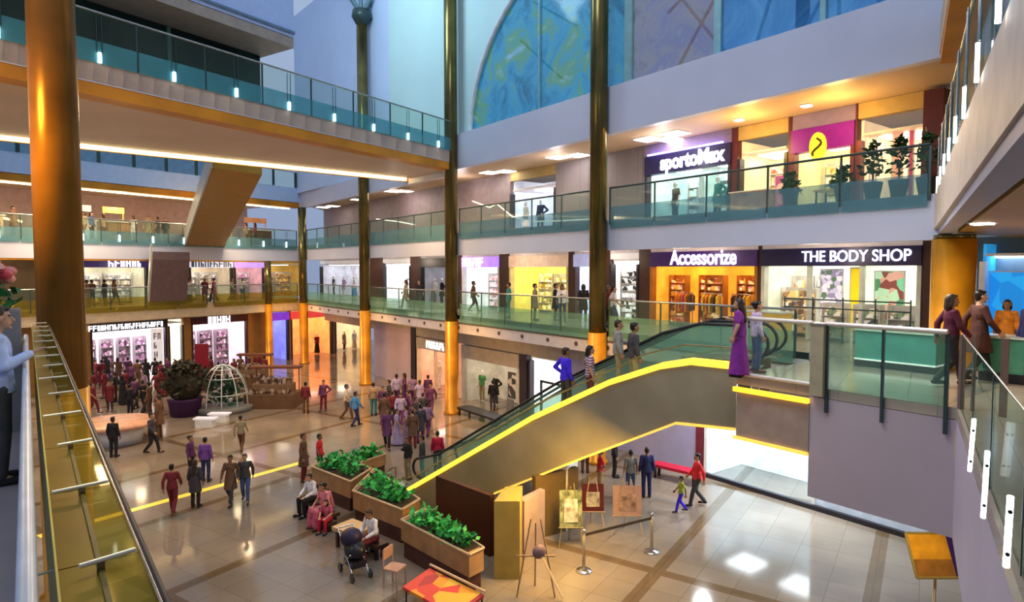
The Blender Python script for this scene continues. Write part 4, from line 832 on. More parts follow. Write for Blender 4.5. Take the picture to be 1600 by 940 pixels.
def body_mesh(kind):
    J = POSES[kind]; mb = MB(); h = J['hed']
    mb.ell(J['che'], (.155, .105, .19)); mb.ell(J['bel'], (.135, .098, .16)); mb.ell(J['pel'], (.155, .11, .12)); mb.cap(J['che'], J['pel'], .10, .11)
    mb.cap(J['che']+V((0, .01, .08)), J['nec'], .075, .055); mb.cap(J['nec'], h-V((0, -.01, .06)), .052, .052)
    mb.ell(h+V((0, .015, .025)), (.074, .092, .092)); mb.ell(h+V((0, -.02, -.045)), (.055, .066, .068))
    mb.cap(h+V((0, -.085, .005)), h+V((0, -.105, -.03)), .010, .016); mb.ell(h+V((0, -.085, -.062)), (.026, .012, .012)); mb.ell(h+V((0, -.075, -.10)), (.022, .018, .016))
    for s in (1, -1): mb.ell(h+V((s*.078, .012, -.005)), (.012, .024, .034)); mb.ell(h+V((s*.03, -.078, .026)), (.017, .012, .008))
    for s, n in ((1, 'L'), (-1, 'R')):
        sh, el, wr, hi, kn, an = (J[k+n] for k in ('sh', 'el', 'wr', 'hi', 'kn', 'an'))
        mb.cap(J['che']+V((s*.06, 0, .09)), sh, .07, .058); mb.cap(sh, el, .052, .041); mb.cap(el, el.lerp(wr, .35), .042, .040); mb.cap(el.lerp(wr, .35), wr, .040, .027)
        mb.cap(hi, kn, .085, .055); mb.cap(kn, kn.lerp(an, .35)+V((0, .012, 0)), .056, .054); mb.cap(kn.lerp(an, .35)+V((0, .012, 0)), an, .054, .036)
        toe = an+V((s*.02, -.17, -.045)); mb.cap(an+V((0, .03, -.045)), toe, .036, .030); mb.cap(an, an+V((0, -.08, -.03)), .038, .034)
        # hand: palm, four fingers of different length with a bend, thumb from the side of the palm
        w = (wr-el).normalized(); side = V((0, -1, 0)) if abs(w.y) < .8 else V((-s, 0, 0))
        side = (side-w*side.dot(w)).normalized(); nrm = w.cross(side).normalized()
        inw = nrm if nrm.dot(V((-s, 0, 0))) > 0 else -nrm
        for k, q in enumerate((.034, .012, -.011, -.033)):
            kn_ = wr+w*.085+side*q; mb.cap(wr+w*.02+side*q*.6, kn_, .016, .0135, 8)
            L = (.072, .082, .076, .058)[k]; mid = kn_+w*L*.5+inw*.008+side*q*.22; tip = kn_+w*L*.92+inw*.030+side*q*.32
            mb.cap(kn_, mid, .0105, .0095, 8); mb.cap(mid, tip, .0095, .008, 8)
        t0 = wr+w*.03+side*.030; t1 = t0+w*.035+side*.030+inw*.012; t2 = t1+w*.034+side*.008+inw*.014
        mb.cap(t0, t1, .014, .0115, 8); mb.cap(t1, t2, .0115, .009, 8)
    me = finish(mb, 'body_'+kind, .0075, 2)
    for _ in range(3): me.materials.append(None)
    e1, e2, m = h+V((.03, -.088, .022)), h+V((-.03, -.088, .022)), h+V((0, -.097, -.064))
    idx = []
    for p in me.polygons:
        c = p.center; i = 0
        for e in (e1, e2):
            d = c-e
            if abs(d.x) < .012 and abs(d.z) < .0065 and d.y < .03: i = 1
        d = c-m
        if abs(d.x) < .024 and abs(d.z) < .008 and d.y < .02: i = 2
        idx.append(i)
    me.polygons.foreach_set('material_index', idx); return me
def cloth_mesh(kind, what):
    J = POSES[kind]; mb = MB(); g = .018
    if what in ('tee', 'shirt', 'kurta', 'coat'):
        mb.ell(J['che'], (.155+g, .105+g, .185)); mb.ell(J['bel'], (.14+g, .105+g, .17)); mb.cap(J['che']+V((0, 0, .06)), J['nec']-V((0, -.005, .05)), .085, .062)
        mb.cap(J['che'], J['pel'], .12, .13)
        hem = J['pel']-V((0, 0, .06))
        if kind != 'sit': mb.frustum(J['bel'], (.145+g, .108+g), (hem.x, hem.y), (.17+g, .125+g)) if False else mb.frustum((J['bel'].x, J['bel'].y, J['bel'].z), (.145+g, .108+g), (hem.x, hem.y, hem.z), (.168+g, .124+g))
        if what in ('kurta', 'coat') and kind != 'sit': mb.frustum((hem.x, hem.y, J['pel'].z), (.165+g, .122+g), (0, 0, .56), (.215, .19 if kind != 'walk' else .24))
        for s, n in ((1, 'L'), (-1, 'R')):
            sh, el, wr = J['sh'+n], J['el'+n], J['wr'+n]
            mb.cap(J['che']+V((s*.055, 0, .08)), sh, .085, .064); mb.cap(sh, el if what != 'tee' else sh.lerp(el, .72), .062, .056)
            if what in ('shirt', 'coat'): mb.cap(el, el.lerp(wr, .93), .058, .042)
            if what == 'kurta': mb.cap(el, el.lerp(wr, .5), .057, .052)
    if what == 'pants' or what == 'shorts':
        mb.ell(J['pel'], (.165, .122, .125))
        for n in 'LR':
            hi, kn, an = J['hi'+n], J['kn'+n], J['an'+n]
            mb.cap(hi, kn, .098, .070); 
            if what == 'pants': mb.cap(kn, kn.lerp(an, .94), .070, .060)
    if what == 'skirt':
        mb.ell(J['pel'], (.165, .122, .125))
        if kind == 'sit':
            for n in 'LR': mb.cap(J['hi'+n], J['kn'+n], .105, .10); mb.cap(J['kn'+n], J['kn'+n].lerp(J['an'+n], .9), .11, .15)
            mb.cap(J['hiL'], J['hiR'], .11, .11); mb.cap(J['knL'], J['knR'], .10, .10); mb.cap(J['anL']+V((0, 0, .12)), J['anR']+V((0, 0, .12)), .12, .12)
        else: mb.frustum((0, 0, 1.0), (.155, .115), (0, 0, .07), (.25, .22 if kind != 'walk' else .34), 18)
    if what == 'drape':
        mb.cap(J['shL']+V((0, -.03, .03)), J['bel']+V((-.12, -.11, -.02)), .045, .05); mb.cap(J['shL']+V((0, .05, .02)), J['bel']+V((.06, .16, -.15)), .05, .06); mb.cap(J['shL']+V((0, .05, .03)), J['shL']+V((0, -.05, .03)), .05, .05)
    if what[:4] == 'shoe':
        for s, n in (((1, 'L'),) if what == 'shoeL' else ((-1, 'R'),)):
            an = J['an'+n]; mb.cap(an+V((0, .035, -.040)), an+V((s*.02, -.18, -.042)), .043, .036); mb.cap(an+V((0, 0, -.02)), an+V((0, -.05, -.03)), .046, .040)
    h = J['hed']
    if what in ('short', 'bob', 'long', 'bun'):
        mb.ell(h+V((0, .030, .045)), (.083, .094, .086)); mb.ell(h+V((0, .058, .0)), (.074, .062, .085)); mb.cap(h+V((-.03, -.055, .088)), h+V((.03, -.055, .088)), .022, .022)
        if what in ('bob', 'long'):
            for s in (1, -1): mb.cap(h+V((s*.072, .03, .03)), h+V((s*.076, .055, -.10)), .028, .026)
            mb.cap(h+V((0, .07, .02)), h+V((0, .075, -.12)), .07, .075)
        if what == 'long': mb.cap(h+V((0, .075, -.10)), h+V((0, .13, -.36)), .085, .06)
        if what == 'bun': mb.ell(h+V((0, .13, .05)), (.05, .045, .05))
    return finish(mb, what+'_'+kind, .014 if what[:4] != 'shoe' else .012, 3)
MC = {}
def cached(kind, what):
    k = (kind, what)
    if k not in MC: MC[k] = body_mesh(kind) if what == 'body' else cloth_mesh(kind, what)
    return MC[k]
COLS = dict(black=(.025, .022, .025), charcoal=(.07, .065, .075), navy=(.03, .035, .13), plum=(.16, .05, .14), mauve=(.36, .22, .34), maroon=(.20, .025, .035), red=(.72, .04, .05), crimson=(.55, .02, .06),
            blue=(.07, .03, .80), denim=(.08, .12, .25), sky=(.10, .32, .62), teal=(.06, .30, .30), white=(.82, .80, .82), cream=(.75, .64, .48), grey=(.30, .29, .29), khaki=(.34, .29, .18), brown=(.17, .09, .05), tan=(.48, .33, .20),
            purple=(.24, .03, .30), violet=(.20, .08, .36), pink=(.72, .28, .34), rose=(.58, .14, .22), orange=(.80, .32, .04), yellow=(.80, .60, .10), green=(.10, .32, .12), lime=(.42, .50, .08), lilac=(.52, .42, .62), paleblue=(.50, .58, .85), wine=(.10, .012, .035), umber=(.085, .03, .022))
def cm(n): return M('cloth_'+n, COLS[n], .75, var=.18, scale=9)
stripe = bpy.data.materials.new('cloth_striped'); stripe.use_nodes = True
_n = stripe.node_tree; _b = _n.nodes['Principled BSDF']; _t = _n.nodes.new('ShaderNodeTexCoord'); _w = _n.nodes.new('ShaderNodeTexWave'); _w.bands_direction = 'Z'; _w.inputs['Scale'].default_value = 4.5; _r = _n.nodes.new('ShaderNodeValToRGB'); _r.color_ramp.interpolation = 'CONSTANT'
_r.color_ramp.elements[0].color = (.16, .06, .22, 1); _r.color_ramp.elements[1].color = (.70, .62, .62, 1); _r.color_ramp.elements[1].position = .5
_n.links.new(_t.outputs['Object'], _w.inputs['Vector']); _n.links.new(_w.outputs['Fac'], _r.inputs['Fac']); _n.links.new(_r.outputs['Color'], _b.inputs['Base Color']); _b.inputs['Roughness'].default_value = .8
SKIN = [M('skin_a', (.42, .24, .15), .5, var=.05, scale=6), M('skin_b', (.32, .17, .10), .5, var=.05, scale=6), M('skin_c', (.52, .32, .22), .5, var=.05, scale=6)]
EYEM = M('eye_dark', (.03, .02, .02), .2); LIP = M('lip', (.36, .12, .11), .5); HAIR = [M('hair_black', (.012, .010, .010), .4), M('hair_brown', (.05, .028, .018), .45)]
def inst(name, me, parent, mats):
    o = bpy.data.objects.new(name, me); COL.objects.link(o)
    if parent: o.parent = parent
    if len(me.materials) < len(mats):
        for _ in range(len(mats)-len(me.materials)): me.materials.append(None)
    for i, m in enumerate(mats): o.material_slots[i].link = 'OBJECT'; o.material_slots[i].material = m
    return o
TOPN = dict(tee='t-shirt', shirt='shirt', kurta='long kurta', coat='long coat', dress='long dress', saree='saree')
NP = [0]
def person(loc, face, kind, top, tc, bc, hair='short', h=1.7, label=None, group=None, name='person', skin=None):
    """face: direction the figure looks, as a ground vector"""
    NP[0] += 1; i = NP[0]
    sk = SKIN[i % 3] if skin is None else skin
    b = inst(name, cached(kind, 'body'), None, [sk, EYEM if skin is None else sk, LIP if skin is None else sk])
    b.location = V(loc); f = V(face); b.rotation_euler = (0, 0, math.atan2(f.x, -f.y)); s = h/1.7; b.scale = (s, s, s)
    tag(b, label, 'person' if name == 'person' else name, group)
    tm = stripe if tc == 'striped' else cm(tc)
    if top in ('dress', 'saree'):
        inst('dress_top', cached(kind, 'tee'), b, [tm]); inst('skirt', cached(kind, 'skirt'), b, [cm(bc)])
        if top == 'saree': inst('drape', cached(kind, 'drape'), b, [tm])
    else:
        inst({'tee': 't_shirt', 'shirt': 'shirt', 'kurta': 'kurta', 'coat': 'coat'}[top], cached(kind, top), b, [tm]); inst('trousers', cached(kind, 'pants'), b, [cm(bc)])
    if skin is None:
        inst('hair', cached(kind, hair), b, [HAIR[i % 2]]); [inst('shoe', cached(kind, w), b, [cm('black' if i % 3 else 'brown')]) for w in ('shoeL', 'shoeR')]
    return b
AWAY = F0; TOWARD = -F0; LEFT = -RT; RIGHT = RT
def gp(px, py): p = onz(px, py, 0); return (p.x, p.y, 0)
def hp(px, py, z): p = onz(px, py, z); return (p.x, p.y, z)
# --- riders of the up escalator and the landing
def rider(px, py, h, **k):
    """head top at pixel (px, py), standing on the middle line of the escalator"""
    q = onpl(px, py, V((12.54, 9.47, 0))+C*k.pop('c', .75), C)
    return person((q.x, q.y, q.z-h), k.pop('face', -D), h=h, **k)
rider(884, 543, 1.85, kind='hip', top='shirt', tc='blue', bc='charcoal', face=C*.9-D*.5, label='person in a vivid blue shirt and dark trousers riding the escalator, hand on hip')
rider(922, 540, 1.75, face=C*.6-D*.8, kind='hip', top='tee', tc='striped', bc='maroon', hair='bob', label='person in a striped purple and white top riding the escalator', c=1.0)
rider(966, 500, 1.85, face=C*.5-D*.8, kind='ride', top='shirt', tc='grey', bc='khaki', label='person in a grey shirt and khaki trousers riding the escalator, the left one of two', c=1.0)
rider(991, 504, 1.85, face=C*.7-D*.7, kind='stand', top='shirt', tc='charcoal', bc='khaki', label='person in a darker grey shirt riding the escalator, nearest the top', c=.55)
person((12.32, 8.05, L1), LEFT+F0*.8, 'phone', 'dress', 'purple', 'purple', 'long', 1.72, 'person in a long purple dress standing at the top of the escalator')
person((13.15, 8.15, L1), RIGHT, 'stand', 'shirt', 'lilac', 'denim', 'bun', 1.62, 'person in a pale lilac shirt with hair bun behind the woman in purple')
person(hp(1483, 603, L1), RIGHT+TOWARD*.2, 'walk', 'shirt', 'wine', 'black', 'bob', 1.84, 'person in a maroon top and black trousers walking at the right')
person(hp(1527, 596, L1), RIGHT*1+TOWARD*.15, 'walk', 'coat', 'umber', 'black', 'short', 1.9, 'person in a dark brown coat walking beside the one in maroon, far right')
person(hp(1570, 575, L1), LEFT+TOWARD, 'stand', 'kurta', 'orange', 'maroon', 'bob', 1.62, 'person in an orange and yellow kurta at the far right')
person(hp(1606, 600, L1), LEFT, 'stand', 'shirt', 'navy', 'navy', 'short', 1.80, 'person in navy cut by the right picture edge')
person((-.28, 8.9, L1), AWAY+RIGHT, 'phone', 'shirt', 'paleblue', 'charcoal', 'bob', 1.95, 'person in a pale blue shirt at the walkway railing, cut by the left edge')
# --- lone figures on the ground floor
G = 'people scattered over the ground floor'
def on_ground(px, py, ph, *a, **k):
    p = onz(px, py, 0); d = (p-EYE).dot(FW); h = max(1.5, min(1.9, ph*d/1000*1.06))
    return person((p.x, p.y, 0), *a[:1], *a[1:], h=h, **k)
on_ground(270, 802, 74, AWAY+LEFT*.2, 'walk', 'shirt', 'maroon', 'maroon', label='person in dark red walking alone on the tiles at lower left', group=G)
on_ground(306, 792, 70, AWAY, 'stand', 'kurta', 'charcoal', 'black', hair='long', label='person in a dark kurta just right of the one in dark red', group=G)
on_ground(322, 752, 66, AWAY, 'stand', 'shirt', 'violet', 'navy', label='person in a violet shirt facing away behind the dark kurta', group=G)
on_ground(299, 745, 55, RIGHT, 'stand', 'shirt', 'plum', 'black', hair='bun', label='short person in plum left of the violet shirt', group=G)
on_ground(361, 788, 74, TOWARD, 'walk', 'coat', 'brown', 'charcoal', label='person in an open brown coat walking towards the viewer in a pair, left one', group=G)
on_ground(384, 784, 72, TOWARD+RIGHT*.3, 'walk', 'shirt', 'charcoal', 'denim', label='person in a charcoal shirt walking in a pair, right one', group=G)
on_ground(377, 706, 50, AWAY, 'walk', 'tee', 'khaki', 'brown', label='person in a khaki tee walking away by the glossy white benches', group=G)
on_ground(178, 714, 60, AWAY, 'stand', 'shirt', 'black', 'black', label='person in black just in front of the round peach platform', group=G)
on_ground(238, 708, 60, RIGHT, 'walk', 'shirt', 'charcoal', 'black', label='person in charcoal right of the round peach platform', group=G)
on_ground(249, 684, 66, LEFT, 'stand', 'kurta', 'brown', 'brown', label='tall person in a brown kurta right behind the round platform', group=G)
on_ground(478, 645, 46, AWAY, 'stand', 'shirt', 'maroon', 'brown', label='person in maroon standing alone mid floor, left of two', group=G)
on_ground(506, 642, 46, TOWARD, 'hip', 'shirt', 'plum', 'maroon', label='person in plum with hand on hip, right of two mid floor', group=G)
on_ground(542, 655, 52, RIGHT, 'walk', 'tee', 'cream', 'brown', label='person in a cream tee walking left of the bright blue shirt', group=G)
on_ground(556, 666, 52, RIGHT+AWAY, 'walk', 'shirt', 'sky', 'navy', label='person in a bright blue shirt on the middle floor', group=G)
on_ground(584, 648, 48, AWAY, 'stand', 'shirt', 'tan', 'teal', label='person in tan right of the bright blue shirt', group=G)
on_ground(475, 752, 72, RIGHT, 'stand', 'coat', 'brown', 'maroon', label='person in brown standing at the hindmost wooden planter', group=G)
on_ground(500, 742, 58, RIGHT, 'stand', 'tee', 'red', 'black', label='person in a bright red tee behind the hindmost planter', group=G)
on_ground(684, 738, 62, AWAY, 'stand', 'shirt', 'crimson', 'charcoal', label='person in a crimson shirt by the escalator foot', group=G)
on_ground(660, 745, 62, LEFT, 'stand', 'shirt', 'charcoal', 'teal', label='person in charcoal left of the crimson shirt', group=G)
on_ground(637, 748, 58, LEFT+TOWARD, 'phone', 'shirt', 'black', 'khaki', label='person in black with raised hand near the escalator foot', group=G)
on_ground(770, 640, 44, AWAY, 'stand', 'shirt', 'black', 'charcoal', label='person in black at the beige shop beyond the low black bench', group=G)
on_ground(938, 772, 66, LEFT, 'hip', 'tee', 'red', 'tan', label='person in a red tee with hand on hip under the escalator', group=G)
on_ground(914, 738, 50, AWAY, 'stand', 'shirt', 'charcoal', 'brown', label='person in charcoal left of the red tee under the escalator', group=G)
on_ground(960, 745, 48, RIGHT, 'stand', 'shirt', 'black', 'black', label='person in black right of the red tee under the escalator', group=G)
on_ground(985, 774, 68, AWAY, 'stand', 'tee', 'grey', 'denim', label='person in a grey tee and jeans facing away near the lavender wall', group=G)
on_ground(1010, 776, 74, AWAY, 'stand', 'shirt', 'navy', 'navy', label='person all in navy standing near the red bench', group=G)
on_ground(1089, 790, 78, LEFT, 'walk', 'shirt', 'red', 'charcoal', label='person in a red shirt walking with a child', group=G)
on_ground(895, 806, 60, RIGHT, 'stand', 'tee', 'green', 'black', hair='bob', label='person in green beside the white pillar', group=G)
p = onz(1064, 800, 0); person((p.x, p.y, 0), LEFT, 'walk', 'tee', 'lime', 'blue', 'short', 1.12, 'small child in lime top and blue trousers beside the red shirt', G)
# seated by the planters
for i, (x, y, top, tc, bc, hair, lab) in enumerate(((6.75, 18.85, 'shirt', 'white', 'black', 'short', 'person in a white shirt and black trousers sitting bent forward by the hindmost planter'),
                                                    (6.75, 17.75, 'saree', 'pink', 'rose', 'bun', 'person in a pink saree sitting beside the one in white'),
                                                    (6.95, 15.05, 'shirt', 'white', 'maroon', 'short', 'person in white sitting beside the black pram'))):
    bench((x, y, 0), (.2, -1, 0), .7, .4, .40, ['low brown seat under the person in white by the hindmost planter', 'low brown seat under the person in the pink saree', 'low brown seat beside the black pram'][i], brown_dk, black, 'stool')
    person((x, y+.02, 0), (-1, -.25, 0), 'sit', top, tc, bc, hair, 1.7, lab)
person((6.62, 17.35, 0), (-.8, -.6, 0), 'sit', 'tee', 'rose', 'crimson', 'long', 1.25, 'child in rose sitting close to the pink saree')
bench((6.62, 17.33, 0), (.2, -1, 0), .4, .3, .29, 'small low stool under the child in rose', brown_dk, black, 'stool')
# --- crowds
def crowd(pts, pal, group, where, tall=1.66):
    r = random.Random(len(pts)); order = sorted(range(len(pts)), key=lambda i: pts[i][0])
    ordn = ['first', 'second', 'third', 'fourth', 'fifth', 'sixth', 'seventh', 'eighth', 'ninth', 'tenth', 'eleventh', 'twelfth', 'thirteenth', 'fourteenth', 'fifteenth', 'sixteenth', 'seventeenth', 'eighteenth', 'nineteenth', 'twentieth']
    ps = [onz(q[0], q[1], 0) for q in pts]
    for _ in range(40):
        for i in range(len(ps)):
            for j in range(i):
                dv = ps[i]-ps[j]; L = max(.01, dv.length)
                if L < .62: ps[i] += dv*(.62-L)/L*.5; ps[j] -= dv*(.62-L)/L*.5
    for k, i in enumerate(order):
        p = ps[i]
        tc, bc = r.choice(pal); top = r.choice(['tee', 'shirt', 'shirt', 'kurta', 'coat', 'dress']); hair = r.choice(['short', 'short', 'bob', 'long', 'bun']) if top in ('kurta', 'dress') else 'short'
        kd = r.choice(['stand', 'walk', 'walk', 'phone', 'hip']); f = r.choice([AWAY, AWAY, TOWARD, LEFT, RIGHT])+RT*r.uniform(-.4, .4)
        n = ordn[k] if k < 20 else 'twenty-'+ordn[k-20] if k < 29 else 'thirtieth' if k < 30 else 'thirty-'+ordn[k-30]
        person((p.x, p.y, p.z), f, kd, top, tc, bc if top != 'dress' else tc, hair, tall*r.uniform(.92, 1.06), 'person in a %s %s, %s from the left %s' % (tc, TOPN[top], n, where), group)
dk = [('plum', 'black'), ('maroon', 'brown'), ('charcoal', 'black'), ('black', 'charcoal'), ('mauve', 'maroon'), ('black', 'black'), ('brown', 'brown'), ('maroon', 'charcoal'), ('maroon', 'maroon')]
crowd([(146, 646), (160, 604), (172, 642), (186, 600), (180, 628), (168, 596), (192, 632), (208, 648), (220, 646), (234, 650), (258, 618), (270, 616), (284, 612), (150, 622), (200, 598), (212, 640), (216, 604), (230, 600), (242, 598), (252, 604), (263, 600), (226, 622), (246, 628), (275, 604), (196, 618), (160, 622), (286, 600), (150, 600), (206, 610)], dk, 'shoppers before the bright white shop', 'before the brightest white shop')
crowd([(314, 602), (330, 598), (342, 604), (366, 598), (376, 592), (390, 590), (402, 590), (414, 592), (308, 632)], dk, 'shoppers before the second white shop', 'before the maroon-headed shop')
pl2 = [('plum', 'plum'), ('mauve', 'plum'), ('plum', 'charcoal'), ('maroon', 'charcoal'), ('lilac', 'plum'), ('charcoal', 'black'), ('brown', 'maroon'), ('plum', 'black'), ('charcoal', 'plum')]
crowd([(598, 652), (608, 640), (620, 634), (632, 628), (645, 634), (656, 640), (669, 632), (601, 672), (613, 662), (626, 668), (638, 660), (650, 672), (661, 664), (673, 652), (607, 700), (620, 695), (633, 690), (645, 700), (657, 692), (668, 682)], pl2, 'queue in the middle of the floor', 'of the mid-floor crowd')
crowd([(x, 0, 0) for x in ()], pl2, 'x', 'x') if False else None
# upper gallery visitors
def gallery(fr, z, lst, group, where, pal):
    r = random.Random(len(lst)+3)
    lst = sorted(lst)
    ordn = ['first', 'second', 'third', 'fourth', 'fifth', 'sixth', 'seventh', 'eighth', 'ninth', 'tenth', 'eleventh', 'twelfth']
    for k, px in enumerate(lst):
        u = fr.u(px, 440); d = -r.uniform(.8, 2.2); p = fr.p(u, d, z); tc, bc = r.choice(pal)
        top = r.choice(['tee', 'shirt', 'kurta']); person(p, r.choice([AWAY, LEFT, RIGHT, TOWARD]), r.choice(['stand', 'walk', 'phone']), top, tc, bc, r.choice(['short', 'bob']), 1.68, 'person in a %s %s, %s from the left on %s' % (tc, TOPN[top], ordn[k], where), group)
mix = [('black', 'charcoal'), ('charcoal', 'black'), ('brown', 'charcoal'), ('denim', 'black'), ('maroon', 'black'), ('khaki', 'brown'), ('white', 'denim')]
gallery(E1, L1, [612, 626, 668, 690, 808, 822, 846, 856, 908, 918, 932], 'visitors on the first-level right gallery', 'the first-level right gallery', mix)
p = E1.p(E1.u(771, 440), -.9, L1); person(p, LEFT, 'stand', 'shirt', 'teal', 'teal', 'short', 1.7, 'person in teal standing below the violet sign on the first level')
gallery(E2, L1, [150, 168, 186, 206, 300, 318, 336, 352, 376, 400], 'visitors on the far left first-level gallery', 'the far left first gallery', mix+[('rose', 'black'), ('yellow', 'brown')])
gallery(E2, L2, [20, 34, 150, 160, 190, 236, 252, 268, 282, 384, 404, 412], 'visitors on the far left second-level gallery', 'the far left second gallery', mix+[('white', 'white'), ('tan', 'brown'), ('maroon', 'maroon')])
gallery(E2, L2, [506, 532, 545, 556], 'visitors near the second-level corner', 'the second level near the corner', [('black', 'white'), ('white', 'tan'), ('charcoal', 'charcoal')]) if False else None
# ------------------------------------------------------------------ shop contents
def mannequin(fr, u, d, z, kind, top, tc, bc, label, group='display figures'):
    b = person(fr.p(u, d, z+.03), fr.n+fr.a*random.uniform(-.4, .4), kind, top, tc, bc, 'short', 1.72, label, group, 'mannequin', M('mannequin_white', (.75, .72, .70), .4))
    return b
def shelf(fr, u0, u1, d, z, h, pal, label, emit=.35, group='shelf units in the shops', nsh=5, frame=None):
    d = max(d, -1.75)
    t = empty('shelf_unit', fr.p((u0+u1)/2, d, z), label, 'shelf', group); frame = frame or M('shelf_white', (.7, .68, .66), .4)
    bk = MB(); fr.box(bk, u0, u1, d-.34, d-.30, z+.005, z+h)
    for a in (u0, u1-.04): fr.box(bk, a, a+.04, d-.30, d, z+.005, z+h)
    obj('frame', bk, frame, t)
    r = random.Random(label); g = MB(); it = []
    for k in range(nsh):
        zz = z+.12+k*(h-.2)/nsh; obj('shelf', fr.box(MB(), u0+.041, u1-.041, d-.30, d-.01, zz, zz+.025), frame, t)
        u = u0+.08
        while u < u1-.2:
            w = r.uniform(.10, .22); hh = r.uniform(.45, .8)*(h-.2)/nsh
            if r.random() < .88: fr.box(g, u, u+w*.85, d-.26, d-.05, zz+.026, zz+.026+hh)
            u += w
    key = 'goods_%s' % '_'.join('%d%d%d' % tuple(int(c*9) for c in q) for q in pal)
    tag(obj('merchandise', g, cells_mat(key+str(emit), pal, (5, 5, 5), emit), t), kind='stuff')  # goods glow slightly in place of the shop's own lighting
    return t
def rack(fr, u0, u1, d, z, pal, label, group='clothes racks'):
    t = empty('clothes_rack', fr.p((u0+u1)/2, d, z), label, 'clothes rack', group); f = MB()
    for a in (u0, u1): f.tube(fr.p(a, d, z), fr.p(a, d, z+1.4), .02); f.tube(fr.p(a, d-.2, z+.02), fr.p(a, d+.2, z+.02), .02)
    f.tube(fr.p(u0, d, z+1.4), fr.p(u1, d, z+1.4), .018); obj('frame', f, steel, t)
    r = random.Random(label); n = max(3, int((u1-u0)/.14))
    for i in range(n):
        u = u0+.08+i*(u1-u0-.16)/max(1, n-1); c = r.choice(pal); w = .21; L = r.uniform(.6, .85); mb = MB()
        pts = [fr.p(u, d+q*w*k, z+1.36-zz) for q, k, zz in ((-1, .25, 0), (-1, 1, .10), (-1, .95, L), (1, .95, L), (1, 1, .10), (1, .25, 0))]
        o = fr.a*.05; mb.add(pts+[p+o for p in pts], [tuple(range(5, -1, -1)), tuple(range(6, 12))]+[(k, (k+1) % 6, 6+(k+1) % 6, 6+k) for k in range(6)])
        obj('garment', mb, cm(c), t)
    return t
def poster(fr, u0, u1, d, z0, z1, cols, label, sc=2.5, emit=.5, face=None, name='poster'):
    t = empty(name, fr.p((u0+u1)/2, d, z0), label, 'poster', 'lit shop posters')
    obj('frame', fr.box(MB(), u0, u1, d-.05, d, z0, z1), white_m, t)
    m = cells_mat('poster_'+label[:14], cols, (sc, sc, sc), emit); obj('print', fr.box(MB(), u0+.04, u1-.04, d+.001, d+.012, z0+.04, z1-.04), m, t)
    return t
b0, b1 = SH['body']; w = b1-b0
shelf(S1, b0+.15, b0+.95, -2.8, L1, 2.1, [(.95, .65, .25), (.9, .8, .6), (.8, .4, .2), (.95, .9, .8)], 'orange and cream shelf at the left end of the cosmetics shop')
poster(S1, b0+1.72, b0+2.5, -.7, L1+.75, L1+2.35, [(.75, .72, .85), (.35, .30, .45), (.6, .55, .7), (.15, .25, .15), (.85, .82, .9)], 'grey violet floral poster in the cosmetics shop', 7)
poster(S1, b0+2.75, b0+3.1, -.6, L1+.3, L1+2.4, [(.95, .72, .02), (.9, .66, .02)], 'plain yellow strip panel in the cosmetics shop', 2)
poster(S1, b0+3.45, b0+4.35, -.7, L1+.6, L1+2.3, [(.25, .65, .40), (.30, .10, .08), (.75, .45, .35), (.12, .35, .18), (.55, .8, .55)], 'green poster with reddish middle in the cosmetics shop', 4)
poster(S1, b0+4.75, b0+4.92, -.5, L1+.2, L1+2.4, [(.8, .75, .1), (.85, .8, .2)], 'thin yellow green panel at the right end of the cosmetics shop', 2)
shelf(S1, b0+1.0, b0+1.6, -2.2, L1, 2.2, [(.9, .88, .85), (.6, .58, .55), (.85, .8, .7)], 'pale shelf left of the floral poster')
cnt = empty('sales_counter', S1.p(b0+.9, .9, L1), 'orange and white sales counter at the left of the cosmetics shop', 'counter')
obj('body', S1.box(MB(), b0+.1, b0+1.5, .6, 1.2, L1+.006, L1+.9), M('counter_orange', (.85, .50, .10), .4, emit=.15), cnt); obj('top', S1.box(MB(), b0+.05, b0+1.55, .55, 1.25, L1+.905, L1+.95), white_m, cnt)
a0, a1 = SH['acc']
gold = [(.95, .50, .08), (.45, .14, .03), (.95, .78, .45), (.20, .06, .03), (.80, .32, .26), (.98, .88, .66), (.62, .30, .05)]
n = 5
for i in range(n):
    u = a0+.2+i*(a1-a0-.4)/n; shelf(S1, u, u+(a1-a0-.4)/n-.06, -1.75 if i % 2 else -.95, L1, 2.1, gold, ['leftmost', 'second', 'middle', 'fourth', 'rightmost'][i]+' golden shelf of trinkets in the orange shop', .35, 'golden shelves', 7, M('shelf_gold', (.45, .20, .03), .4))
for i in range(3):
    u = a0+.8+i*1.3; rack(S1, u, u+.8, -.7, L1, ['orange', 'yellow', 'rose', 'brown', 'white'], ['left', 'middle', 'right'][i]+' rack of scarves in the orange shop')
s0, s1 = SH['shelf']; shelf(S1, s0+.15, s1-.15, -.5, L1, 2.4, [(.9, .9, .9), (.06, .06, .06), (.7, .7, .7), (.95, .95, .95)], 'black and white goods shelf left of the orange shop', .5, nsh=7)
y0, y1 = SH['yellow']
for i in range(3): shelf(S1, y0+.3+i*1.32, y0+1.45+i*1.32, -2.6, L1, 2.1, [(.9, .8, .3), (.6, .5, .1), (.95, .9, .7), (.35, .25, .08)], ['left', 'middle', 'right'][i]+' yellow toned shelf in the yellow-lit shop', .4)
rack(S1, y0+3.0, y0+4.2, -.8, L1, ['white', 'khaki', 'cream', 'lime'], 'rack of pale garments at right of the yellow-lit shop')
v0, v1 = SH['violet']; shelf(S1, v0+.2, v0+1.6, -2.5, L1, 2.1, [(.85, .7, .7), (.6, .35, .35), (.9, .9, .9)], 'pinkish goods shelf under the violet sign'); rack(S1, v0+1.9, v1-.3, -1.4, L1, ['white', 'teal', 'white', 'sky'], 'rack of white and teal garments under the violet sign')
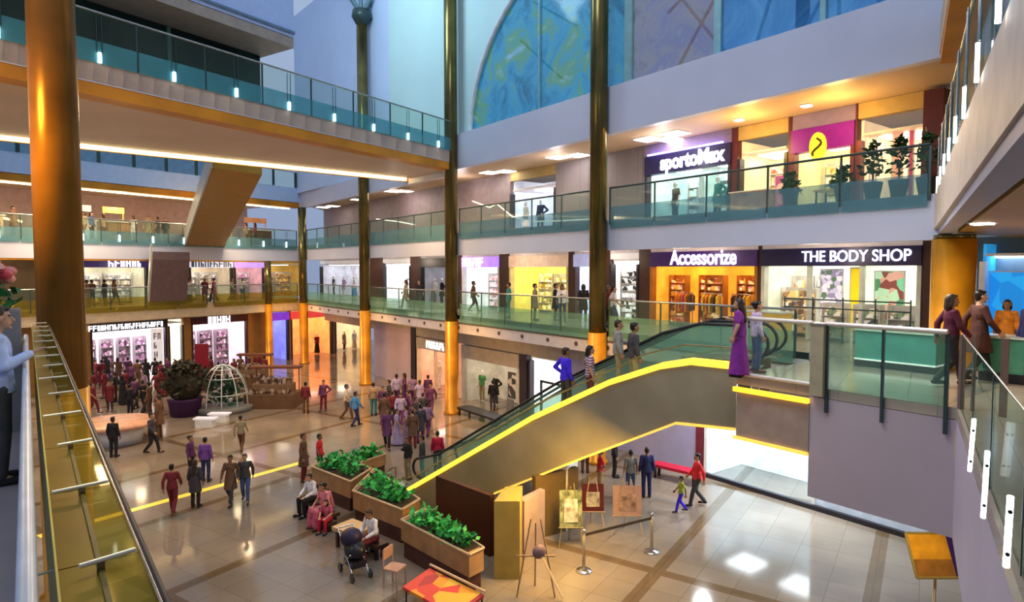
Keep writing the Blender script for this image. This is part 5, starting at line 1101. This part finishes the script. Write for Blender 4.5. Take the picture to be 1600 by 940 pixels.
def figures(k, fr, n, z, cols, where, d=-.8):
    u0, u1 = SH[k]; wd = ['leftmost', 'second', 'third', 'fourth', 'fifth', 'sixth']
    for i in range(n):
        c = cols[i % len(cols)]; top = ['tee', 'coat', 'dress', 'shirt'][i % 4]
        mannequin(fr, u0+(i+.5)*(u1-u0)/n, d, z, ['stand', 'hip'][i % 2], top, c[0], c[1], '%s display figure in %s %s' % (wd[i], c[0], where))
figures('mono', S1, 4, L1, [('white', 'grey'), ('black', 'charcoal'), ('grey', 'white'), ('white', 'charcoal')], 'in the dark fronted shop left of bridge-end column')
figures('grey', S1, 4, L1, [('charcoal', 'black'), ('lilac', 'white'), ('white', 'sky'), ('khaki', 'brown')], 'in the grey shop at far inner corner')
figures('max', S1, 2, L2, [('charcoal', 'black'), ('teal', 'black')], 'under the dark blue sign, second level', -.7)
figures('clothes', S1, 3, L2, [('white', 'lilac'), ('navy', 'charcoal'), ('denim', 'black')], 'in the second-level white clothes shop', -.6)
figures('h1', G1, 2, 0, [('cream', 'white'), ('white', 'white')], 'in the red ground-floor boutique', -1.0)
figures('h2', G1, 4, 0, [('green', 'khaki'), ('black', 'charcoal'), ('cream', 'grey'), ('white', 'black')], 'in the beige ground-floor shop', -.9)
figures('g5', G2, 3, 0, [('cream', 'white'), ('tan', 'brown'), ('white', 'cream')], 'in the beige shop behind the branching column', -.9)
figures('g4', G2, 3, 0, [('orange', 'red'), ('white', 'charcoal'), ('maroon', 'black')], 'in the orange and red corner shop', -1.2)
m0, m1 = SH['max']
shelf(S1, m0+.9, m0+1.5, -1.6, L2, 2.0, [(.8, .85, .85), (.6, .7, .7)], 'pale shelf at left under the dark blue sign')
rack(S1, m0+2.6, m1-.5, -1.2, L2, ['white', 'teal', 'white', 'lilac', 'sky'], 'long rack of pale garments under the dark blue sign'); shelf(S1, m0+2.3, m1-.3, -2.9, L2, 2.2, [(.75, .88, .86), (.5, .68, .66), (.9, .95, .95), (.3, .45, .45)], 'wall shelf of folded clothes under the dark blue sign', .4)
i0, i1 = SH['ice']; shelf(S1, i0+.2, i1-.2, -2.4, L2, 2.2, [(.95, .6, .3), (.8, .15, .1), (.95, .85, .6), (.9, .4, .3)], 'red and orange goods shelf in the cream shop', .5)
poster(S1, i0+1.1, i0+1.75, -.6, L2+.35, L2+1.5, [(.75, .25, .35), (.85, .5, .45), (.5, .1, .3)], 'magenta poster in the cream shop with red goods', 3)
cnt = empty('ice_counter', S1.p(i0+1, 1, L2), 'low counter with red jars before the cream shop', 'counter'); obj('body', S1.box(MB(), i0+.2, i1-.3, .2, .7, L2+.006, L2+.85), M('counter_redcream', (.8, .35, .2), .4, var=.4), cnt); obj('top', S1.box(MB(), i0+.15, i1-.25, .15, .75, L2+.86, L2+.9), white_m, cnt)
u0, u1 = SH['purp']; shelf(S1, u0+.2, u1-.2, -2.6, L2, 1.9, [(.9, .75, .35), (.7, .5, .15), (.95, .9, .7), (.5, .3, .1)], 'golden goods wall in the shop under the purple sign', .5)
cnt = empty('table_display', S1.p(u0+1, -1, L2), 'golden display table under the purple sign', 'table'); obj('top', S1.box(MB(), u0+.4, u1-.4, -1.5, -.7, L2+.8, L2+.86), M('table_gold', (.8, .6, .2), .4), cnt)
for a in (u0+.45, u1-.5):
    for dd in (-1.45, -.8): obj('leg', S1.box(MB(), a, a+.05, dd, dd+.05, L2+.005, L2+.8), dark, cnt)
k0, k1 = SH['pink']
for i, (f0, f1, c) in enumerate(((.02, .2, (.95, .75, .65)), (.36, .58, (.85, .45, .35)), (.60, .74, (.50, .06, .18)))):
    poster(S1, k0+(k1-k0)*f0+.1, k0+(k1-k0)*f1, -.5, L2+.2, L2+2.35, [c, tuple(x*.85 for x in c)], ['pale pink banner left', 'salmon banner middle', 'dark crimson banner right'][i]+' in the pink second-level shop', 1.5, .4, name='banner')
def potted(p, h, label, seed):
    t = empty('potted_tree', p, label, 'potted tree', 'potted trees on the second level'); p = V(p)+UP*.012
    obj('pot', MB().lathe(p, [(.16, 0), (.24, .45), (.25, .5), (.2, .5)], 12), M('pot_dark', (.08, .06, .05), .5), t); obj('stem', MB().tube(p+UP*.45, p+UP*(h*.6), .025), brown_dk, t)
    mb = MB(); r = random.Random(seed)
    for _ in range(130): a = r.uniform(0, 2*PI); z = r.uniform(.45, 1); q = .34*(1.15-z)*1.6*r.random()**.5; leaves(mb, 1, (p.x+q*math.cos(a),)*2, (p.y+q*math.sin(a),)*2, (p.z+h*z,)*2, .17, r.random())
    obj('foliage', mb, M('leaf_tree', (.03, .10, .03), .5, var=.7, scale=7), t)
for i, px in enumerate((1345, 1386, 1430)): potted(E1.p(E1.u(px, 270), -.7, L2), [1.55, 1.6, 1.6][i], ['leftmost', 'middle', 'rightmost'][i]+' potted tree before the pink second-level shop', i)
for i, px in enumerate((1215, 1298)): potted(E1.p(E1.u(px, 280), -.7, L2), 1.0, ['small green plant before the cream shop with red goods', 'small green plant below the purple sign'][i], i+9)
# white ground-floor shops
for k, nm in (('g1', 'brightest white shop'), ('g2', 'maroon-headed white shop')):
    u0, u1 = SH[k]; n = 4 if k == 'g1' else 3
    for i in range(n): u = u0+.3+i*(u1-u0-.5)/n; shelf(G2, u, u+(u1-u0-.6)/n-.25, -2.9, 0, 2.8, [(.85, .8, .83), (.25, .12, .2), (.6, .4, .55), (.06, .04, .06), (.4, .22, .34)], '%s tall goods shelf in the %s' % (['leftmost', 'second', 'third', 'fourth'][i], nm), .3, frame=M('shelf_dim', (.5, .42, .48), .4))
u0, u1 = SH['g1']; bn = empty('banner', G2.p(u1-.75, .1, 0), 'white vertical banner with grey letters right of the brightest white shop', 'banner'); sp_ = obj('panel', G2.box(MB(), u1-1.15, u1-.35, .06, .12, .3, 3.4), M('banner_white', (.9, .88, .9), .4, emit=.4), bn)
for i in range(4): glyphs('letter', G2, u1-.98, u1-.5, .125, 2.9-i*.62, .42, M('grey_letter', (.42, .38, .45), .5), bn, i+3)
for k, fr, z, nm, pal in (('f1a', S2, L1, 'shop under the far blue sign', [(.75, .7, .6), (.3, .3, .32), (.55, .5, .35)]), ('f1b', S2, L1, 'shop under the far white sign', [(.8, .75, .7), (.25, .2, .15), (.5, .4, .3)]), ('f1c', S2, L1, 'shop under the far violet sign', [(.8, .5, .6), (.4, .2, .3), (.2, .3, .15)]),
                           ('f1d', S2, L1, 'dim amber corner shop', [(.5, .3, .1), (.25, .12, .05), (.7, .5, .15)]), ('white', S1, L1, 'bright white shop behind the branching column', [(.9, .9, .95), (.5, .5, .55), (.75, .75, .8)]), ('bluew', S1, L1, 'bluish white shop', [(.5, .55, .8), (.8, .8, .95), (.3, .3, .5)]),
                           ('g3', G2, 0, 'purple and blue ground-floor shop', [(.2, .05, .6), (.4, .6, .9), (.7, .75, .95)])):
    u0, u1 = SH[k]; um = (u0+u1)/2
    shelf(fr, u0+.2, um-.1, -2.4, z, 2.1, pal, 'left goods shelf in the '+nm, .4); shelf(fr, um+.1, u1-.2, -2.4, z, 2.1, pal, 'right goods shelf in the '+nm, .4)
h0, h1 = SH['h1']; poster(G1, h0+2.0, h0+3.4, -1.7, .1, 2.4, [(.30, .02, .03), (.35, .03, .03)], 'dark red backdrop panel in the ground-floor boutique', 1.2, .2)
h0, h1 = SH['h2']; poster(G1, h1-.95, h1-.25, .03, .9, 2.3, [(.08, .07, .07), (.6, .55, .5), (.1, .1, .1)], 'dark framed picture panel at right of the beige shop', 2.5, .1)
h0, h1 = SH['h3']; t = empty('window_frame', G1.p((h0+h1)/2, .1, 0), 'black framed white window panel behind the escalator', 'window panel'); mb = MB()
for u in (h0+1.0, h1-.1): G1.box(mb, u, u+.1, .04, .12, 0.0, 2.1)
G1.box(mb, h0+1.0, h1, .04, .12, 2.1, 2.2); obj('frame', mb, dark, t)
v0, v1 = SH['vio2']; poster(S1, v0+.1, v1-.2, -.4, L1+.9, L1+2.3, [(.02, .30, .75), (.03, .42, .85), (.02, .22, .65)], 'big blue screen poster behind the walkers at far right', 1.5, .6)
h0, h1 = SH['h4']
for i in range(3):
    u = h0+1.2+i*.9; t = empty('display_cabinet', G1.p(u, -2.6, 0), ['left', 'middle', 'right'][i]+' dark tall cabinet inside the pale blue shop', 'cabinet', 'tall cabinets in the pale blue shop'); obj('body', G1.box(MB(), u, u+.6, -3, -2.5, .005, 2.0), M('cab_slate', (.12, .20, .26), .3), t); obj('door', G1.box(MB(), u+.04, u+.56, -2.5, -2.47, .1, 1.9), M('cab_door', (.30, .45, .55), .15), t)

dr = empty('display_rail', S1.p(b0+3, .4, L1), 'dark double rail standing across the front of the cosmetics shop', 'rail')
ua, ub = S1.u(1236, 480), S1.u(1432, 480)
for z in (6.15, 6.42): obj('bar', MB().tube(S1.p(ua, .4, z), S1.p(ub, .4, z), .022), rail_dark, dr)
for k in range(5): u = ua+(ub-ua)*k/4; obj('post', MB().tube(S1.p(u, .4, L1+.005), S1.p(u, .4, 6.5), .022), rail_dark, dr)
for i in range(3):
    u = b0+2.1+i*1.0; shelf(S1, u, u+.8, -.1, L1, 1.25, [(.85, .8, .4), (.3, .4, .25), (.9, .88, .8), (.6, .35, .2), (.2, .22, .2)], ['left', 'middle', 'right'][i]+' low front shelf of bottles in the cosmetics shop', .15, 'low cosmetics shelves', 3)
shelf(S1, b0+.2, b0+1.5, -.9, L1, 1.7, [(.9, .85, .75), (.5, .3, .15), (.2, .15, .13), (.95, .7, .3)], 'cream and brown product shelf behind the orange sales counter', .3)
for i, (x0, x1, c) in enumerate(((132, 160, 'white'), (166, 188, 'white'), (206, 240, 'tan'), (8, 40, 'cream'), (386, 400, 'cream'), (428, 462, 'brown'))):
    ua, ub = E2.u(x0, 350), E2.u(x1, 350); lab = ['leftmost white', 'second white', 'tan', 'cream, left of the near column,', 'cream, right of the escalator underside,', 'brown arched'][i]
    t = empty('food_counter', E2.p((ua+ub)/2, -3.3, L2), lab+' food counter on the far second-level gallery', 'counter', 'food counters on the far second level')
    obj('body', E2.box(MB(), ua, ub, -3.6, -3.0, L2+.005, L2+1.25), cm(c), t); obj('top', E2.box(MB(), ua-.1, ub+.1, -3.7, -2.9, L2+1.26, L2+1.34), white_m, t)
    sg = MB(); E2.box(sg, ua, ub, -3.7, -3.65, L2+1.9, L2+2.3)
    for q in (ua+.05, ub-.1): E2.box(sg, q, q+.05, -3.7, -3.66, L2+1.345, L2+1.9)
    obj('menu_board', sg, M('menu_%d' % i, [(.75, .45, .2), (.9, .85, .8), (.85, .6, .15), (.8, .3, .2), (.7, .5, .5), (.4, .2, .1)][i], .4, emit=.5), t)
for k, pts in enumerate((((738, 314), (765, 324), (776, 318), (800, 338), (830, 346), (868, 345), (930, 342)), ((588, 342), (622, 346), (648, 351)))):
    hp_ = [onX(x, y, 18.6) for x, y in pts]; t = empty('stair_handrail', (hp_[0].x, hp_[0].y, L2), ['pale lit zigzag handrail on the second level before the white clothes shop', 'short pale lit handrail right of the branching column, second level'][k], 'handrail')
    obj('tube', MB().path(hp_, .035), M('rail_lit', (.95, .86, .70), .3, emit=1.0), t)  # bright line drawn as a tube with its own glow
    for q in hp_[1:-1:2]: obj('post', MB().tube((q.x, q.y, L2), q, .02), steel, t)
# ------------------------------------------------------------------ light
w = bpy.data.worlds.new('sky'); SC.world = w; w.use_nodes = True
nt = w.node_tree; bg = nt.nodes['Background']
tc = nt.nodes.new('ShaderNodeTexCoord'); sp = nt.nodes.new('ShaderNodeSeparateXYZ'); rp = nt.nodes.new('ShaderNodeValToRGB')
rp.color_ramp.elements[0].color = (.35, .42, .60, 1); rp.color_ramp.elements[1].color = (.60, .78, 1.0, 1)
nt.links.new(tc.outputs['Generated'], sp.inputs[0]); nt.links.new(sp.outputs['Z'], rp.inputs['Fac']); nt.links.new(rp.outputs['Color'], bg.inputs['Color'])
bg.inputs['Strength'].default_value = .8
def area(name, loc, tgt, size, energy, col, sy=None):
    l = bpy.data.lights.new(name, 'AREA'); l.energy = energy; l.color = col; l.size = size
    if sy: l.shape = 'RECTANGLE'; l.size_y = sy
    o = bpy.data.objects.new(name, l); COL.objects.link(o); o.location = loc
    o.rotation_euler = (V(tgt)-V(loc)).to_track_quat('-Z', 'Y').to_euler(); return o
def point(name, loc, energy, col, r=.3):
    l = bpy.data.lights.new(name, 'POINT'); l.energy = energy; l.color = col; l.shadow_soft_size = r
    o = bpy.data.objects.new(name, l); COL.objects.link(o); o.location = loc; return o
warm = (1, .72, .42)
# warm downlights over the ground floor, under the bridge and galleries
for x, y in ((3, 26), (9, 28), (14, 30)): area('lamp_bridge', (x, y, 12.2), (x, y, 0), 2.5, 420, warm)
for u in (-26, -17, -8): p = E2.p(u, 2, 11.9); area('lamp_far', p, (p.x, p.y, 0), 2.5, 620, warm)
area('lamp_column', (14.6, 25, 4.0), (17.2, 27.7, 2), 1.0, 90, (1, .55, .12)); area('lamp_column', (14.8, 35.5, 4.0), (17.2, 38.2, 2), 1.0, 90, (1, .55, .12))
area('lamp_column', (15.2, 47, 4.0), (17.2, 49.6, 2), 1.0, 90, (1, .5, .12)); area('lamp_column', (15.0, 16.2, 6.5), (17.2, 17.3, 3), .8, 90, (1, .55, .1))
area('lamp_column', (-2.0, 16.0, 9.5), (.6, 17.3, 9.5), 1.0, 260, (1, .55, .08))  # unseen, added to give the left column its orange stripe
# right soffit warm lamps
for p in ((15, 2.5), (11, 0.5), (20, 1.5)): point('lamp_right_deck', (p[0], p[1], 7.4), 60, (1, .66, .30))
area('lamp_landing', (15, 6, 8.1), (14.5, 6, 5), 1.5, 120, (1, .9, .75))
# second-level soffit warm pools, first-level corridor
for y in (9.5, 12.5): point('lamp_second', (19.3, y, 11.6), 95, (1, .66, .22))
for y in (16, 22, 30, 38): point('lamp_second', (19.2, y, 11.8), 45, (.95, .84, .88))
for y in (10, 15, 20, 26, 32, 38, 44): point('lamp_first', (19.2, y, 7.9), 45, (1, .86, .7))
for u in (-28, -20, -12, -4): point('lamp_far_first', E2.p(u, -1.5, 7.6), 40, warm); point('lamp_far_second', E2.p(u, -3, 11.6), 60, (1, .74, .5))
# under the escalator and landing
area('lamp_under', (10.2, 10.6, 3.4), (9.8, 12.0, 0), .8, 130, (1, .62, .12)); area('lamp_under', (10.6, 11.4, 2.9), (8.6, 12.6, .3), .4, 60, (1, .62, .12))
for y in (8, 10.5, 13): area('lamp_shop_floor', (18.0, y, 4.0), (16.0, y, 0), .35, 130, (.82, .92, 1))
area('lamp_front', (9.5, 7.5, 12), (11, 9, 0), 3, 260, (.95, .95, 1))
area('lamp_ledge', (.9, 4.5, 9.2), (.2, 5.0, 6.2), .8, 35, (1, .85, .4)); area('lamp_sign', (13.0, 4.4, 2.9), (14.5, 5, 1.8), .3, 25, (1, .85, .6))  # second one is unseen, added to brighten the orange sign board
area('lamp_skylight', (9, 30, 26), (18, 33, 18), 6, 900, (.72, .95, 1)); area('lamp_skylight', (7, 14, 25), (17.5, 14, 13), 6, 600, (.80, .90, 1))  # unseen fills added high up to brighten the upper walls
# ------------------------------------------------------------------ camera
cam = bpy.data.cameras.new('camera'); cam.sensor_width = 36; cam.lens = 22.5; cam.clip_start = .05; cam.clip_end = 300
co = bpy.data.objects.new('camera', cam); COL.objects.link(co); co.location = EYE
co.rotation_euler = FW.to_track_quat('-Z', 'Y').to_euler(); SC.camera = co
SC.view_settings.view_transform = 'Standard'; SC.view_settings.look = 'None'; SC.view_settings.exposure = .22; SC.view_settings.gamma = .86
SC.cycles.transparent_max_bounces = 16
SC.cycles.max_bounces = 8; SC.cycles.sample_clamp_indirect = 4
